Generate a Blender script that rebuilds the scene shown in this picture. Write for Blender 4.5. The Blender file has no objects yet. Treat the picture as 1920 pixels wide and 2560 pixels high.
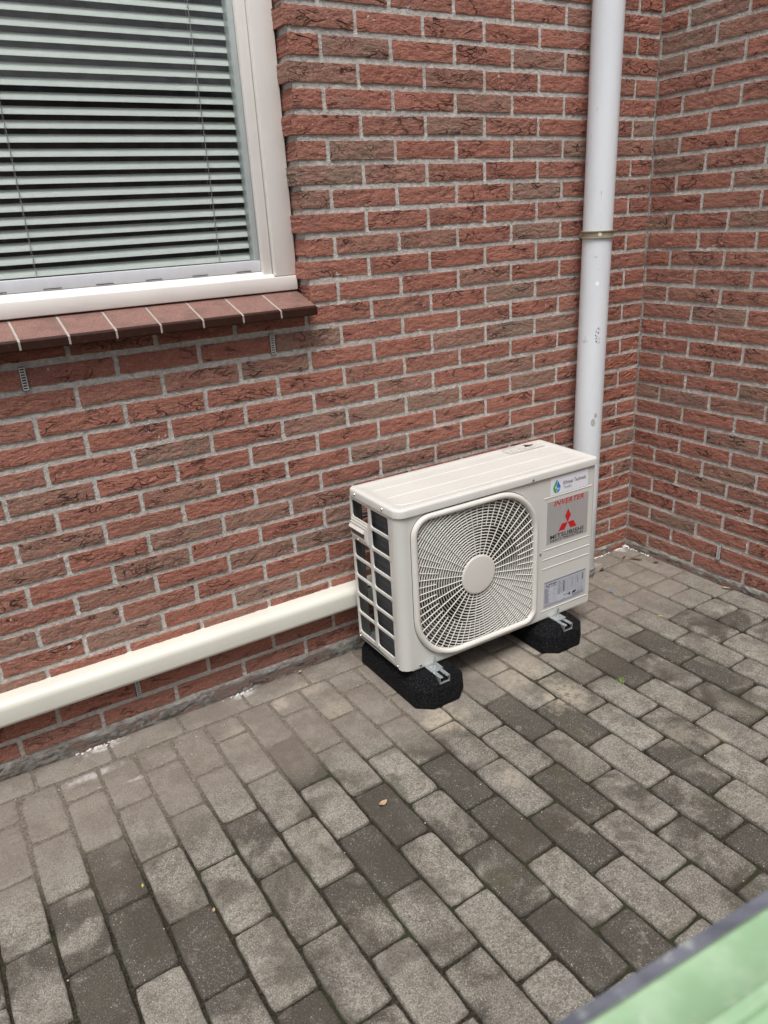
import bpy, bmesh, math, random
from mathutils import Vector, Matrix, noise
R = math.radians
PI = math.pi
rnd = random.Random(7)
S = bpy.context.scene
COL = S.collection

# ------------------------------------------------------------------ camera
cam = bpy.data.cameras.new('camera'); camo = bpy.data.objects.new('camera', cam); COL.objects.link(camo)
CR = [(0.846711, 0.477201, 0.235288), (-0.529338, 0.800165, 0.282024), (-0.053687, -0.363339, 0.930109)]
camo.matrix_world = Matrix(((CR[0][0], CR[0][2], -CR[0][1], -2.4148), (CR[1][0], CR[1][2], -CR[1][1], -2.0187),
                            (CR[2][0], CR[2][2], -CR[2][1], 1.3597), (0, 0, 0, 1)))
cam.sensor_fit = 'VERTICAL'; cam.sensor_height = 36; cam.sensor_width = 27; cam.lens = 26.43
cam.clip_start = 0.02; cam.clip_end = 300
cam.dof.use_dof = True; cam.dof.focus_distance = 2.25; cam.dof.aperture_fstop = 7.5
S.camera = camo
S.render.resolution_x = 768; S.render.resolution_y = 1024
# ------------------------------------------------------------------ world, sun, exposure
SUN_EL, SUN_AZ = 66, 212          # sun stands behind the photographer, a little to the left
w = bpy.data.worlds.new('World'); S.world = w; w.use_nodes = True
nt = w.node_tree; nt.nodes.clear()
sky = nt.nodes.new('ShaderNodeTexSky'); sky.sky_type = 'NISHITA'; sky.sun_disc = False
sky.sun_elevation = R(SUN_EL); sky.sun_rotation = R(SUN_AZ); sky.air_density = 1.0; sky.dust_density = 4.0; sky.ozone_density = 1.0
hs = nt.nodes.new('ShaderNodeHueSaturation'); hs.inputs['Saturation'].default_value = 0.42
bg = nt.nodes.new('ShaderNodeBackground'); bg.inputs['Strength'].default_value = 0.08
wo = nt.nodes.new('ShaderNodeOutputWorld')
nt.links.new(sky.outputs[0], hs.inputs['Color']); nt.links.new(hs.outputs[0], bg.inputs['Color']); nt.links.new(bg.outputs[0], wo.inputs[0])
sl = bpy.data.lights.new('sun', 'SUN'); sl.energy = 1.5; sl.angle = R(24); sl.color = (1.0, 0.988, 0.972)
so = bpy.data.objects.new('sun', sl); COL.objects.link(so)
sd = Vector((math.sin(R(SUN_AZ)) * math.cos(R(SUN_EL)), math.cos(R(SUN_AZ)) * math.cos(R(SUN_EL)), math.sin(R(SUN_EL))))
so.rotation_euler = sd.to_track_quat('Z', 'Y').to_euler(); so.location = (0, 0, 12)
S.view_settings.view_transform = 'Standard'; S.view_settings.look = 'None'
S.view_settings.gamma = 1; S.view_settings.use_curve_mapping = False
S.view_settings.exposure = 0.96

# ------------------------------------------------------------------ helpers
def tag(o, label=None, cat=None, group=None, kind=None):
    if label: o['label'] = label
    if cat: o['category'] = cat
    if group: o['group'] = group
    if kind: o['kind'] = kind
    return o
def empty(name, loc=(0, 0, 0), rz=0):
    o = bpy.data.objects.new(name, None); COL.objects.link(o); o.location = loc; o.rotation_euler = (0, 0, rz)
    o.empty_display_size = 0.05; return o
def link(name, me, parent=None, loc=(0, 0, 0), rot=(0, 0, 0)):
    o = bpy.data.objects.new(name, me); COL.objects.link(o)
    if parent: o.parent = parent
    o.location = loc; o.rotation_euler = rot; return o
def mesh(name, V, F, mats, smooth=False, fm=None):
    me = bpy.data.meshes.new(name); me.from_pydata(V, [], F)
    for m in (mats if isinstance(mats, (list, tuple)) else [mats]): me.materials.append(m)
    if fm: me.polygons.foreach_set('material_index', fm)
    if smooth: me.polygons.foreach_set('use_smooth', [True] * len(me.polygons))
    me.update(); return me
class MB:
    def __init__(s): s.V = []; s.F = []; s.M = []; s.mi = 0
    def add(s, V, F):
        b = len(s.V); s.V += [tuple(v) for v in V]; s.F += [tuple(b + i for i in f) for f in F]; s.M += [s.mi] * len(F); return s
    def box(s, x0, x1, y0, y1, z0, z1):
        return s.add([(x0, y0, z0), (x1, y0, z0), (x1, y1, z0), (x0, y1, z0), (x0, y0, z1), (x1, y0, z1), (x1, y1, z1), (x0, y1, z1)],
                     [(0, 3, 2, 1), (4, 5, 6, 7), (0, 1, 5, 4), (1, 2, 6, 5), (2, 3, 7, 6), (3, 0, 4, 7)])
    def loft(s, rings, cap0=True, cap1=True, closed=True):
        n = len(rings[0]); V = [p for r in rings for p in r]; F = []
        for i in range(len(rings) - 1):
            for j in range(n if closed else n - 1):
                k = (j + 1) % n; F.append((i * n + j, i * n + k, (i + 1) * n + k, (i + 1) * n + j))
        if cap0: F.append(tuple(range(n - 1, -1, -1)))
        if cap1: F.append(tuple((len(rings) - 1) * n + j for j in range(n)))
        return s.add(V, F)
    def cyl(s, c, r, h, axis='z', n=16, r2=None):
        r2 = r if r2 is None else r2; rings = []
        for q, rr in ((0, r), (h, r2)):
            ring = []
            for i in range(n):
                a = 2 * PI * i / n; ca, sa = rr * math.cos(a), rr * math.sin(a)
                ring.append((c[0] + ca, c[1] + sa, c[2] + q) if axis == 'z' else (c[0] + ca, c[1] - q, c[2] + sa) if axis == '-y' else (c[0] - q, c[1] - ca, c[2] + sa))
            rings.append(ring)
        return s.loft(rings)
    def mesh(s, name, mats, smooth=False): return mesh(name, s.V, s.F, mats, smooth, s.M if isinstance(mats, (list, tuple)) else None)
    def obj(s, name, mats, parent=None, smooth=False, bevel=0, seg=2, loc=(0, 0, 0), face=None):
        me = s.mesh(name, mats, smooth)
        if bevel:
            bm = bmesh.new(); bm.from_mesh(me); bmesh.ops.remove_doubles(bm, verts=bm.verts, dist=1e-6)
            bmesh.ops.recalc_face_normals(bm, faces=bm.faces)
            ed = [e for e in bm.edges if len(e.link_faces) == 2 and e.calc_face_angle(0) > 0.6]
            bmesh.ops.bevel(bm, geom=ed, offset=bevel, segments=seg, profile=0.5, affect='EDGES', clamp_overlap=True)
            bm.to_mesh(me); bm.free()
        else:
            bm = bmesh.new(); bm.from_mesh(me); bmesh.ops.recalc_face_normals(bm, faces=bm.faces)
            if face:      # open surfaces: turn each loose piece to look the given way
                done = set()
                for f0 in bm.faces:
                    if f0 in done: continue
                    st_, isl = [f0], []; done.add(f0)
                    while st_:
                        f_ = st_.pop(); isl.append(f_)
                        for e_ in f_.edges:
                            for g_ in e_.link_faces:
                                if g_ not in done: done.add(g_); st_.append(g_)
                    closed = all(len(e_.link_faces) == 2 for f_ in isl for e_ in f_.edges)
                    if not closed:
                        q_ = sum((face(f_.calc_center_median()) if callable(face) else Vector(face)).dot(f_.normal) * f_.calc_area() for f_ in isl)
                        if q_ < 0: bmesh.ops.reverse_faces(bm, faces=isl)
            bm.to_mesh(me); bm.free()
        if smooth: autosmooth(me)
        return link(name, me, parent, loc)
def autosmooth(me, ang=38):
    me.polygons.foreach_set('use_smooth', [True] * len(me.polygons))
    bm = bmesh.new(); bm.from_mesh(me)
    for e in bm.edges:
        e.smooth = not (len(e.link_faces) == 2 and e.calc_face_angle(0) > R(ang))
    bm.to_mesh(me); bm.free()

# ------------------------------------------------------------------ materials
class NT:
    def __init__(s, name):
        s.m = bpy.data.materials.new(name); s.m.use_nodes = True; s.t = s.m.node_tree; s.t.nodes.clear()
        s.out = s.n('ShaderNodeOutputMaterial'); s.p = s.n('ShaderNodeBsdfPrincipled'); s.l(s.p.outputs[0], s.out.inputs[0])
    def n(s, t, **k):
        n = s.t.nodes.new(t)
        for a, b in k.items(): setattr(n, a, b)
        return n
    def l(s, a, b): s.t.links.new(a, b)
    def put(s, sock, v):
        if hasattr(v, 'is_output'): s.l(v, sock)
        elif isinstance(v, (tuple, list)) and len(v) == 3 and sock.type == 'RGBA': sock.default_value = (*v, 1)
        else: sock.default_value = v
    def math(s, op, a, b=0.0, c=None, clamp=False):
        n = s.n('ShaderNodeMath', operation=op, use_clamp=clamp); s.put(n.inputs[0], a); s.put(n.inputs[1], b)
        if c is not None: s.put(n.inputs[2], c)
        return n.outputs[0]
    def vmath(s, op, a, b):
        n = s.n('ShaderNodeVectorMath', operation=op); s.put(n.inputs[0], a); s.put(n.inputs[1], b); return n.outputs[0]
    def mix(s, f, a, b, typ='MIX'):
        n = s.n('ShaderNodeMix', data_type='RGBA', blend_type=typ); s.put(n.inputs[0], f); s.put(n.inputs[6], a); s.put(n.inputs[7], b); return n.outputs[2]
    def noise(s, vec, scale, detail=3, rough=0.55, dist=0.0, w=None):
        n = s.n('ShaderNodeTexNoise'); n.inputs['Scale'].default_value = scale; n.inputs['Detail'].default_value = detail
        n.inputs['Roughness'].default_value = rough; n.inputs['Distortion'].default_value = dist
        if w is not None: n.noise_dimensions = '4D'; s.put(n.inputs['W'], w)
        s.put(n.inputs['Vector'], vec); return n.outputs[0]
    def ramp(s, f, a, b, lo=0.0, hi=1.0):      # smooth remap
        n = s.n('ShaderNodeMapRange', interpolation_type='SMOOTHSTEP'); s.put(n.inputs[0], f)
        n.inputs[1].default_value = a; n.inputs[2].default_value = b; n.inputs[3].default_value = lo; n.inputs[4].default_value = hi; return n.outputs[0]
    def bump(s, h, dist=0.002, strength=1.0, nrm=None):
        n = s.n('ShaderNodeBump'); n.inputs['Strength'].default_value = strength; n.inputs['Distance'].default_value = dist
        s.put(n.inputs['Height'], h)
        if nrm is not None: s.l(nrm, n.inputs['Normal'])
        return n.outputs[0]
    def fin(s, col=None, rough=None, nrm=None, metal=None, spec=None):
        if col is not None: s.put(s.p.inputs['Base Color'], col)
        if rough is not None: s.put(s.p.inputs['Roughness'], rough)
        if nrm is not None: s.l(nrm, s.p.inputs['Normal'])
        if metal is not None: s.p.inputs['Metallic'].default_value = metal
        if spec is not None: s.p.inputs['Specular IOR Level'].default_value = spec
        return s.m
def objco(t): return t.n('ShaderNodeTexCoord').outputs['Object']
def wpos(t): return t.n('ShaderNodeNewGeometry').outputs['Position']
def simple(name, col, rough=0.5, metal=0, var=0.06, scale=30, bump=0.0, bscale=400, spec=0.5):
    t = NT(name); c = objco(t)
    n = t.noise(c, scale, 4)
    k = t.ramp(n, .3, .7, 1 - var, 1 + var)
    cc = t.mix(1.0, col, t.n('ShaderNodeCombineColor').outputs[0], 'MULTIPLY')
    comb = cc.node.inputs[7].links[0].from_node
    for i in range(3): t.l(k, comb.inputs[i])
    nr = t.bump(t.noise(c, bscale, 2), bump) if bump else None
    return t.fin(cc, t.ramp(n, .3, .7, rough * .9, min(1, rough * 1.1)), nr, metal, spec)

def mat_brick():
    t = NT('handformed_brick'); co = objco(t)
    oi = t.n('ShaderNodeObjectInfo'); sp = t.n('ShaderNodeSeparateColor'); t.l(oi.outputs['Color'], sp.inputs[0])
    isl = t.n('ShaderNodeNewGeometry').outputs['Random Per Island']
    stuff = t.math('SUBTRACT', 1.0, oi.outputs['Alpha'])
    tone = t.math('ADD', sp.outputs[0], t.math('MULTIPLY', stuff, t.ramp(isl, .74, .9, 0, .9)), clamp=True)
    seed = t.math('ADD', t.math('MULTIPLY', sp.outputs[1], 37.0), t.math('MULTIPLY', isl, 11.0))
    # creases of the hand-thrown clay
    m = t.n('ShaderNodeMapping'); m.inputs['Scale'].default_value = (1.0, 1.0, 2.3); t.l(co, m.inputs[0])
    mv = m.outputs[0]
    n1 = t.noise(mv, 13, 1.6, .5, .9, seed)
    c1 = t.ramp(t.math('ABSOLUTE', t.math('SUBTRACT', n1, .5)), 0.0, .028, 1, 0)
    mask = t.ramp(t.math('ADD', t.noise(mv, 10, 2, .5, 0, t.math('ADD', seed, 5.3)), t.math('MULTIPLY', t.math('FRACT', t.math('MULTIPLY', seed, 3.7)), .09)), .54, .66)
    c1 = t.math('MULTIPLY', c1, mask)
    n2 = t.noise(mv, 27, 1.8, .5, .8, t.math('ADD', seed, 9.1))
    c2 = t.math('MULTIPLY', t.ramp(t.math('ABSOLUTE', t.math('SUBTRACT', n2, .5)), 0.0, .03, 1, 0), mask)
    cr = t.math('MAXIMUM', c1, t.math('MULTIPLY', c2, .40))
    fine = t.noise(co, 190, 4, .75, 0)
    mid = t.noise(mv, 40, 4, .65, .4, seed)
    # colour
    red = t.mix(sp.outputs[1], (.375, .158, .114), (.305, .120, .086))
    red = t.mix(t.math('MULTIPLY', stuff, isl), red, (.33, .12, .075))
    brown = t.mix(t.ramp(t.noise(co, 14, 2, .5, 0, seed), .4, .62), (.26, .185, .140), (.29, .165, .130))
    patch = t.ramp(t.noise(mv, 8, 3, .55, .5, t.math('ADD', seed, 2.2)), .54, .72, 0, .55)
    base = t.mix(patch, red, (.24, .135, .115))
    base = t.mix(tone, base, brown)
    base = t.mix(t.ramp(mid, .45, .72, .0, .35), base, (.52, .27, .20))
    base = t.mix(t.ramp(mid, .28, .45, .40, 0), base, (.17, .075, .058))
    base = t.mix(t.ramp(fine, .50, .66, 0, .62), base, (.13, .062, .048))
    base = t.mix(t.ramp(fine, .32, .42, .45, 0), base, (.62, .36, .28))
    base = t.mix(t.ramp(t.noise(co, 90, 2, .5, 0, seed), .70, .76, 0, .5), base, (.55, .42, .36))
    base = t.mix(t.math('MULTIPLY', cr, .66), base, (.030, .016, .013))  # burnt creases, with the shade of the folds put into the colour
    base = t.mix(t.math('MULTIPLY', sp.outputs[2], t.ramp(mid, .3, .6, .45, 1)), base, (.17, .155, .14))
    h = t.math('ADD', t.math('MULTIPLY', cr, -1.0), t.math('MULTIPLY', mid, 1.1))
    nr = t.bump(h, .0075, 1.0); nr = t.bump(fine, .0018, 1.0, nr)
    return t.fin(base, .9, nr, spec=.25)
def mat_mortar():
    t = NT('grey_mortar'); c = wpos(t)
    n = t.noise(c, 70, 5, .65); lo = t.noise(c, 3.0, 4, .6); fine = t.noise(c, 420, 3, .7)
    base = t.mix(t.ramp(n, .35, .65), (.50, .475, .435), (.70, .67, .62))
    base = t.mix(t.ramp(lo, .4, .65, 0, .40), base, (.44, .415, .37))
    base = t.mix(t.ramp(fine, .55, .72, 0, .5), base, (.66, .64, .60))
    base = t.mix(t.ramp(t.noise(c, 130, 2), .64, .71, 0, .55), base, (.10, .09, .08))
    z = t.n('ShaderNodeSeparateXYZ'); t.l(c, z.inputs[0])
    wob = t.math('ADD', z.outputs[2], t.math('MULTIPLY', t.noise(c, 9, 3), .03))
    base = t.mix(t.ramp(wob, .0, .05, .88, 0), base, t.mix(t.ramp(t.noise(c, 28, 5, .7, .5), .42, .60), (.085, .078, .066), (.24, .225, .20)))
    h = t.math('ADD', n, t.math('MULTIPLY', fine, .5))
    return t.fin(base, .95, t.bump(h, .007, 1.0), spec=.2)
def mat_paver():
    t = NT('concrete_paver'); co = objco(t); wp = wpos(t)
    oi = t.n('ShaderNodeObjectInfo'); sp = t.n('ShaderNodeSeparateColor'); t.l(oi.outputs['Color'], sp.inputs[0])
    isl = t.n('ShaderNodeNewGeometry').outputs['Random Per Island']
    stuff = t.math('SUBTRACT', 1.0, oi.outputs['Alpha'])
    seed = t.math('MULTIPLY', sp.outputs[1], 51.0)
    dark = t.math('ADD', sp.outputs[0], t.math('MULTIPLY', stuff, t.ramp(isl, .75, .9, 0, .8)), clamp=True)
    xyz = t.n('ShaderNodeSeparateXYZ'); t.l(wp, xyz.inputs[0]); X, Y = xyz.outputs[0], xyz.outputs[1]
    # distance from the house wall, wobbled: film of trodden sand and mortar near it
    near = t.ramp(t.math('ADD', Y, t.math('MULTIPLY', t.math('SUBTRACT', t.noise(wp, 3.2, 3), .5), .5)), -.62, -.30)
    grain = t.noise(wp, 330, 3, .75); g2 = t.noise(wp, 120, 3, .6); lo = t.noise(wp, 7, 4, .6)
    base = t.mix(sp.outputs[1], (.36, .335, .29), (.255, .237, .205))
    base = t.mix(t.ramp(lo, .35, .68, 0, .55), base, (.200, .180, .145))
    blot = t.noise(co, 9, 3.5, .6, .5, seed)
    dk = t.math('MULTIPLY', t.ramp(t.math('ADD', blot, t.math('MULTIPLY', dark, .34)), .50, .70), t.ramp(dark, 0, .25), clamp=True)
    base = t.mix(t.math('MULTIPLY', dk, .90), base, (.046, .040, .031))
    mott = t.noise(wp, 26, 5, .68, .6, seed)
    base = t.mix(t.ramp(mott, .44, .66, 0, .55), base, (.105, .092, .070))
    base = t.mix(t.ramp(mott, .30, .44, .45, 0), base, (.34, .315, .265))
    base = t.mix(t.ramp(g2, .42, .7, 0, .5), base, (.080, .071, .057))
    base = t.mix(t.ramp(grain, .50, .62, 0, .72), base, (.070, .062, .050))
    base = t.mix(t.math('MULTIPLY', t.ramp(grain, .35, .44, .75, 0), t.math('SUBTRACT', 1.0, t.math('MULTIPLY', dk, .42))), base, (.50, .47, .41))
    spk = t.n('ShaderNodeTexVoronoi'); spk.inputs['Scale'].default_value = 140; t.l(wp, spk.inputs['Vector'])
    sc = t.n('ShaderNodeSeparateColor'); t.l(spk.outputs['Color'], sc.inputs[0])
    chip = t.math('MULTIPLY', t.ramp(spk.outputs['Distance'], .12, .22, 1, 0), t.math('GREATER_THAN', sc.outputs[0], .86))
    base = t.mix(t.math('MULTIPLY', chip, .8), base, (.55, .52, .46))
    film = t.mix(t.ramp(t.noise(wp, 14, 4, .65), .38, .66), (.195, .158, .130), (.275, .238, .200))
    base = t.mix(t.math('MULTIPLY', near, .68), base, film)
    damp = t.ramp(t.noise(wp, 4.3, 3.5, .6, .4), .53, .62, 0, .52)
    base = t.mix(t.math('MULTIPLY', damp, t.math('SUBTRACT', 1.0, near)), base, (.062, .053, .040))
    # moss in patches
    base = t.mix(t.ramp(t.noise(wp, 5.5, 4, .65), .60, .74, 0, .38), base, (.10, .105, .052))
    # spilled sand by the feet of the unit, white mortar dust at the wall
    def spot(cx, cy, r, amt, col, b, stretch=1.0, sc=16):
        dx = t.math('SUBTRACT', X, cx); dy = t.math('MULTIPLY', t.math('SUBTRACT', Y, cy), stretch)
        d = t.math('SQRT', t.math('ADD', t.math('MULTIPLY', dx, dx), t.math('MULTIPLY', dy, dy)))
        d = t.math('ADD', d, t.math('MULTIPLY', t.math('SUBTRACT', t.noise(wp, sc, 5, .7), .5), r * 1.9))
        return t.mix(t.math('MULTIPLY', t.ramp(d, r * .25, r * 1.05, amt, 0), t.ramp(t.noise(wp, 55, 5, .75), .36, .54, .25, 1.1)), b, col)
    for cx, cy, r, a in ((-1.345, -.50, .085, .75), (-.985, -.61, .10, .7), (-1.03, -.46, .12, .5), (-.90, -.40, .12, .35), (-1.72, -.14, .045, .6),
                         (-1.60, -.11, .06, .4), (-1.87, -.20, .05, .35), (-1.58, -.26, .06, .3), (-1.35, -.80, .05, .45), (-.80, -1.02, .06, .4), (-.87, -.93, .07, .35)):
        base = spot(cx, cy, r, a, (.44, .385, .30), base)
    for cx, cy, r, a, stt in ((-.05, -.012, .035, .6, 1), (-2.22, -.02, .07, .8, 3), (-1.79, -.02, .05, .7, 2), (-2.28, -.13, .10, .5, 5), (-2.17, -.215, .05, .5, 5), (-.24, -.05, .03, .4, 1)):
        base = spot(cx, cy, r, a, (.62, .60, .57), base, stt, 30)
    h = t.math('ADD', t.math('MULTIPLY', grain, 1.0), g2)
    return t.fin(base, t.ramp(lo, .3, .7, .78, .95), t.bump(h, .0030, 1.0), spec=.3)
def mat_sand():
    t = NT('joint_sand_and_moss'); wp = wpos(t)
    xyz = t.n('ShaderNodeSeparateXYZ'); t.l(wp, xyz.inputs[0])
    near = t.ramp(t.math('ADD', xyz.outputs[1], t.math('MULTIPLY', t.math('SUBTRACT', t.noise(wp, 3.2, 3), .5), .5)), -.62, -.30)
    n = t.noise(wp, 160, 4, .7); lo = t.noise(wp, 9, 3)
    far = t.mix(t.ramp(n, .4, .65), (.018, .016, .011), (.060, .051, .036))
    far = t.mix(t.ramp(lo, .5, .65, 0, .6), far, (.040, .047, .018))
    nr = t.mix(t.ramp(n, .4, .65), (.13, .108, .085), (.24, .21, .17))
    return t.fin(t.mix(near, far, nr), .95, t.bump(n, .006, 1.0), spec=.2)
def mat_pipe():
    t = NT('white_pvc_pipe'); c = wpos(t)
    m = t.n('ShaderNodeMapping'); m.inputs['Scale'].default_value = (1, 1, .25); t.l(c, m.inputs[0])
    base = t.mix(t.ramp(t.noise(m.outputs[0], 14, 4), .4, .7, 0, .5), (.74, .775, .80), (.66, .695, .725))
    m2 = t.n('ShaderNodeMapping'); m2.inputs['Scale'].default_value = (6, 6, 1); t.l(c, m2.inputs[0])
    sc = t.ramp(t.noise(m2.outputs[0], 22, 2), .745, .76, 0, .55)
    base = t.mix(sc, base, (.20, .20, .22))
    base = t.mix(t.ramp(t.noise(c, 30, 3), .70, .74, 0, .5), base, (.42, .43, .42))
    xyz = t.n('ShaderNodeSeparateXYZ'); t.l(c, xyz.inputs[0])
    for (cx, cz, rx, rz_, col, a_, thr) in ((-.3605, .930, .010, .035, (.04, .04, .045), .9, .53), (-.3551, .6433, .006, .010, (.33, .35, .33), .8, .30), (-.3630, .6177, .008, .016, (.33, .35, .33), .8, .30), (-.369, 1.111, .006, .008, (.95, .95, .95), .9, .35), (-.3785, 1.199, .006, .006, (.10, .10, .10), .8, .5)):
        dx = t.math('DIVIDE', t.math('SUBTRACT', xyz.outputs[0], cx), rx); dz = t.math('DIVIDE', t.math('SUBTRACT', xyz.outputs[2], cz), rz_)
        d = t.math('ADD', t.math('MULTIPLY', dx, dx), t.math('MULTIPLY', dz, dz))
        msk = t.math('MULTIPLY', t.ramp(d, .6, 1.1, a_, 0), t.ramp(t.noise(c, 160, 3, .6, .8), thr, thr + .06))
        msk = t.math('MULTIPLY', msk, t.math('LESS_THAN', xyz.outputs[1], -.10))
        base = t.mix(msk, base, col)
    low = t.ramp(t.math('ADD', xyz.outputs[2], t.math('MULTIPLY', t.noise(c, 18, 4, .7), .35)), .20, .55, .55, 0)  # shade behind the unit put into the pipe colour, darker towards its foot
    base = t.mix(low, base, (.30, .30, .29))
    return t.fin(base, .42, spec=.45)
def mat_tile():
    t = NT('brown_sill_tile_top'); c = wpos(t)
    n = t.noise(c, 260, 4, .7); lo = t.noise(c, 22, 4, .6)
    b = t.mix(t.ramp(n, .4, .62), (.27, .145, .118), (.15, .078, .062))
    b = t.mix(t.ramp(lo, .45, .68, 0, .75), b, (.14, .080, .068))
    b = t.mix(t.ramp(n, .66, .72, 0, .6), b, (.5, .36, .32))
    return t.fin(b, .55, t.bump(n, .0006, .7), spec=.4)
def mat_lip():
    t = NT('dark_glazed_tile_lip'); c = wpos(t)
    lo = t.noise(c, 60, 4, .6)
    b = t.mix(t.ramp(lo, .55, .75, 0, .5), (.034, .014, .010), (.075, .042, .034))
    return t.fin(b, .45, spec=.15)
def mat_glass():
    t = NT('window_glass'); t.t.nodes.remove(t.p)
    tr = t.n('ShaderNodeBsdfTransparent'); tr.inputs[0].default_value = (.955, .972, .965, 1)
    gl = t.n('ShaderNodeBsdfGlossy'); gl.inputs['Roughness'].default_value = .0; gl.inputs[0].default_value = (1, 1, 1, 1)
    lw = t.n('ShaderNodeLayerWeight'); lw.inputs[0].default_value = .5
    f = t.math('ADD', t.math('MULTIPLY', t.math('POWER', lw.outputs['Facing'], 5.0), .9), .085, clamp=True)
    mx = t.n('ShaderNodeMixShader'); t.l(f, mx.inputs[0]); t.l(tr.outputs[0], mx.inputs[1]); t.l(gl.outputs[0], mx.inputs[2]); t.l(mx.outputs[0], t.out.inputs[0])
    return t.m
def mat_rubber():
    t = NT('black_rubber_granulate'); c = wpos(t)
    v = t.n('ShaderNodeTexVoronoi'); v.inputs['Scale'].default_value = 330; t.l(c, v.inputs['Vector'])
    n = t.noise(c, 230, 3, .7)
    b = t.mix(t.ramp(n, .50, .66, 0, .9), (.004, .004, .005), (.042, .042, .046))
    return t.fin(b, .75, t.bump(t.math('ADD', v.outputs['Distance'], n), .004, 1.0), spec=.15)
def mat_binlid(col, col2, name):
    t = NT(name); c = wpos(t)
    b = t.mix(t.ramp(t.noise(c, 30, 4, .6), .35, .65), col, col2)
    b = t.mix(t.ramp(t.noise(c, 70, 5, .7), .58, .70, 0, .35), b, (.58, .64, .54))
    return t.fin(b, .55, spec=.4)

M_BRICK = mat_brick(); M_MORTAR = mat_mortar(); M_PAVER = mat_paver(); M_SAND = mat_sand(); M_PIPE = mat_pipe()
M_TILE = mat_tile(); M_LIP = mat_lip(); M_GLASS = mat_glass(); M_RUB = mat_rubber()
M_CASE = simple('ivory_painted_steel', (.61, .605, .565), .32, var=.02, scale=6)
M_GRILL = simple('ivory_plastic', (.66, .64, .59), .38, var=.02, scale=8)
M_DUCT = simple('cream_pvc_duct', (.66, .65, .57), .33, var=.03, scale=5)
M_FRAME = simple('white_window_pvc', (.78, .75, .705), .38, var=.03, scale=7, bump=.0002, bscale=90)
M_ALU = simple('pale_aluminium_bead', (.62, .63, .66), .35, var=.03)
M_SLAT = simple('white_blind_slat', (.72, .75, .71), .35, var=.02)
M_CORD = simple('grey_ladder_cord', (.38, .36, .32), .8)
M_DARK = simple('dark_interior', (.03, .028, .026), .8)
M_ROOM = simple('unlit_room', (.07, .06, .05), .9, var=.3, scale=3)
M_BLACK = simple('black_print', (.012, .012, .012), .5)
M_REDP = simple('red_print', (.55, .012, .018), .45)
M_WHITEP = simple('white_sticker', (.78, .78, .84), .4, var=.01)
M_SILVER = simple('silver_sticker', (.47, .46, .45), .3, metal=.25, var=.04, scale=4)
M_PLATE = simple('pale_rating_plate', (.50, .52, .58), .4, var=.03)
M_GREYP = simple('grey_print', (.20, .21, .24), .5)
M_GREEN = simple('green_print', (.05, .35, .10), .4)
M_BLUE = simple('blue_print', (.03, .20, .62), .4)
M_LGREY = simple('faint_grey_print', (.42, .41, .39), .5)
M_COIL = None
M_GALV = simple('galvanised_steel', (.55, .59, .60), .34, metal=.75, var=.12, scale=90)
M_SCREW = simple('screw_steel', (.45, .42, .38), .3, metal=.9)
M_CLAMP = simple('khaki_plastic_clamp', (.30, .26, .18), .45, var=.08, scale=40)
M_COLLAR = simple('grey_pvc_collar', (.22, .215, .20), .5)
M_INNER = simple('grey_inner_panel', (.10, .10, .092), .5, var=.05)
M_FAN = simple('dark_fan_plastic', (.02, .02, .021), .45)
M_LEAF = simple('dry_leaf', (.42, .28, .17), .7, var=.25, scale=90)
M_LEAFB = simple('brown_leaf', (.10, .045, .025), .7, var=.25, scale=90)
M_GRASS = simple('fresh_weed', (.14, .22, .05), .6)
M_YEL = simple('yellow_leaf', (.42, .40, .12), .6)
M_BLUEPL = simple('blue_plastic', (.03, .25, .55), .4)
M_WHITEM = simple('white_mortar_crumbs', (.72, .70, .67), .9, var=.15, scale=200, bump=.002, bscale=200)
M_VENT = simple('grey_vent_plastic', (.55, .54, .51), .6)
M_BING = mat_binlid((.25, .39, .23), (.33, .47, .30), 'faded_green_bin_lid')
M_BINB = mat_binlid((.085, .09, .11), (.15, .155, .185), 'dusty_grey_bin_body')
M_WOOD = simple('weathered_fence_board', (.24, .21, .18), .85, var=.4, scale=5)
def mat_coil():
    t = NT('dark_condenser_fins'); c = objco(t)
    s = t.n('ShaderNodeSeparateXYZ'); t.l(c, s.inputs[0])
    wv = t.math('SINE', t.math('MULTIPLY', s.outputs[2], 2 * PI / .021))
    b = t.mix(t.ramp(wv, .3, 1, 0, .6), (.055, .062, .070), (.10, .108, .118))
    return t.fin(b, .45, t.bump(t.math('SINE', t.math('MULTIPLY', t.math('ADD', s.outputs[0], s.outputs[1]), 4000)), .001, .3), metal=.3)
M_COIL = mat_coil()

# ------------------------------------------------------------------ ground and pavement
def gz(x, y): return -.034 + .016 * max(0, min(1, (x + 1.1) / 1.1)) + .004 * noise.noise(Vector((x * 2.1, y * 2.1, 3)))
g = MB().box(-60, 60, -60, 60, -.6, -.16).obj('ground', M_SAND); tag(g, kind='structure')
V = []; F = []; NX, NY = 300, 190; X0, X1, Y0, Y1 = -4.6, 0.02, -3.3, 0.02
for j in range(NY + 1):
    for i in range(NX + 1):
        x = X0 + (X1 - X0) * i / NX; y = Y0 + (Y1 - Y0) * j / NY
        k = max(0, min(1, (y + .62 + .25 * noise.noise(Vector((x * 3, y * 3, 1)))) / .32))
        k = k * k * (3 - 2 * k)
        V.append((x, y, gz(x, y) - .0090 + .0070 * k + .0010 * noise.noise(Vector((x * 60, y * 60, 0)))))
for j in range(NY):
    for i in range(NX):
        a = j * (NX + 1) + i; F.append((a, a + 1, a + NX + 2, a + NX + 1))
pav = link('pavement', mesh('pavement', V, F, M_SAND, True)); tag(pav, kind='structure')

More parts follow.
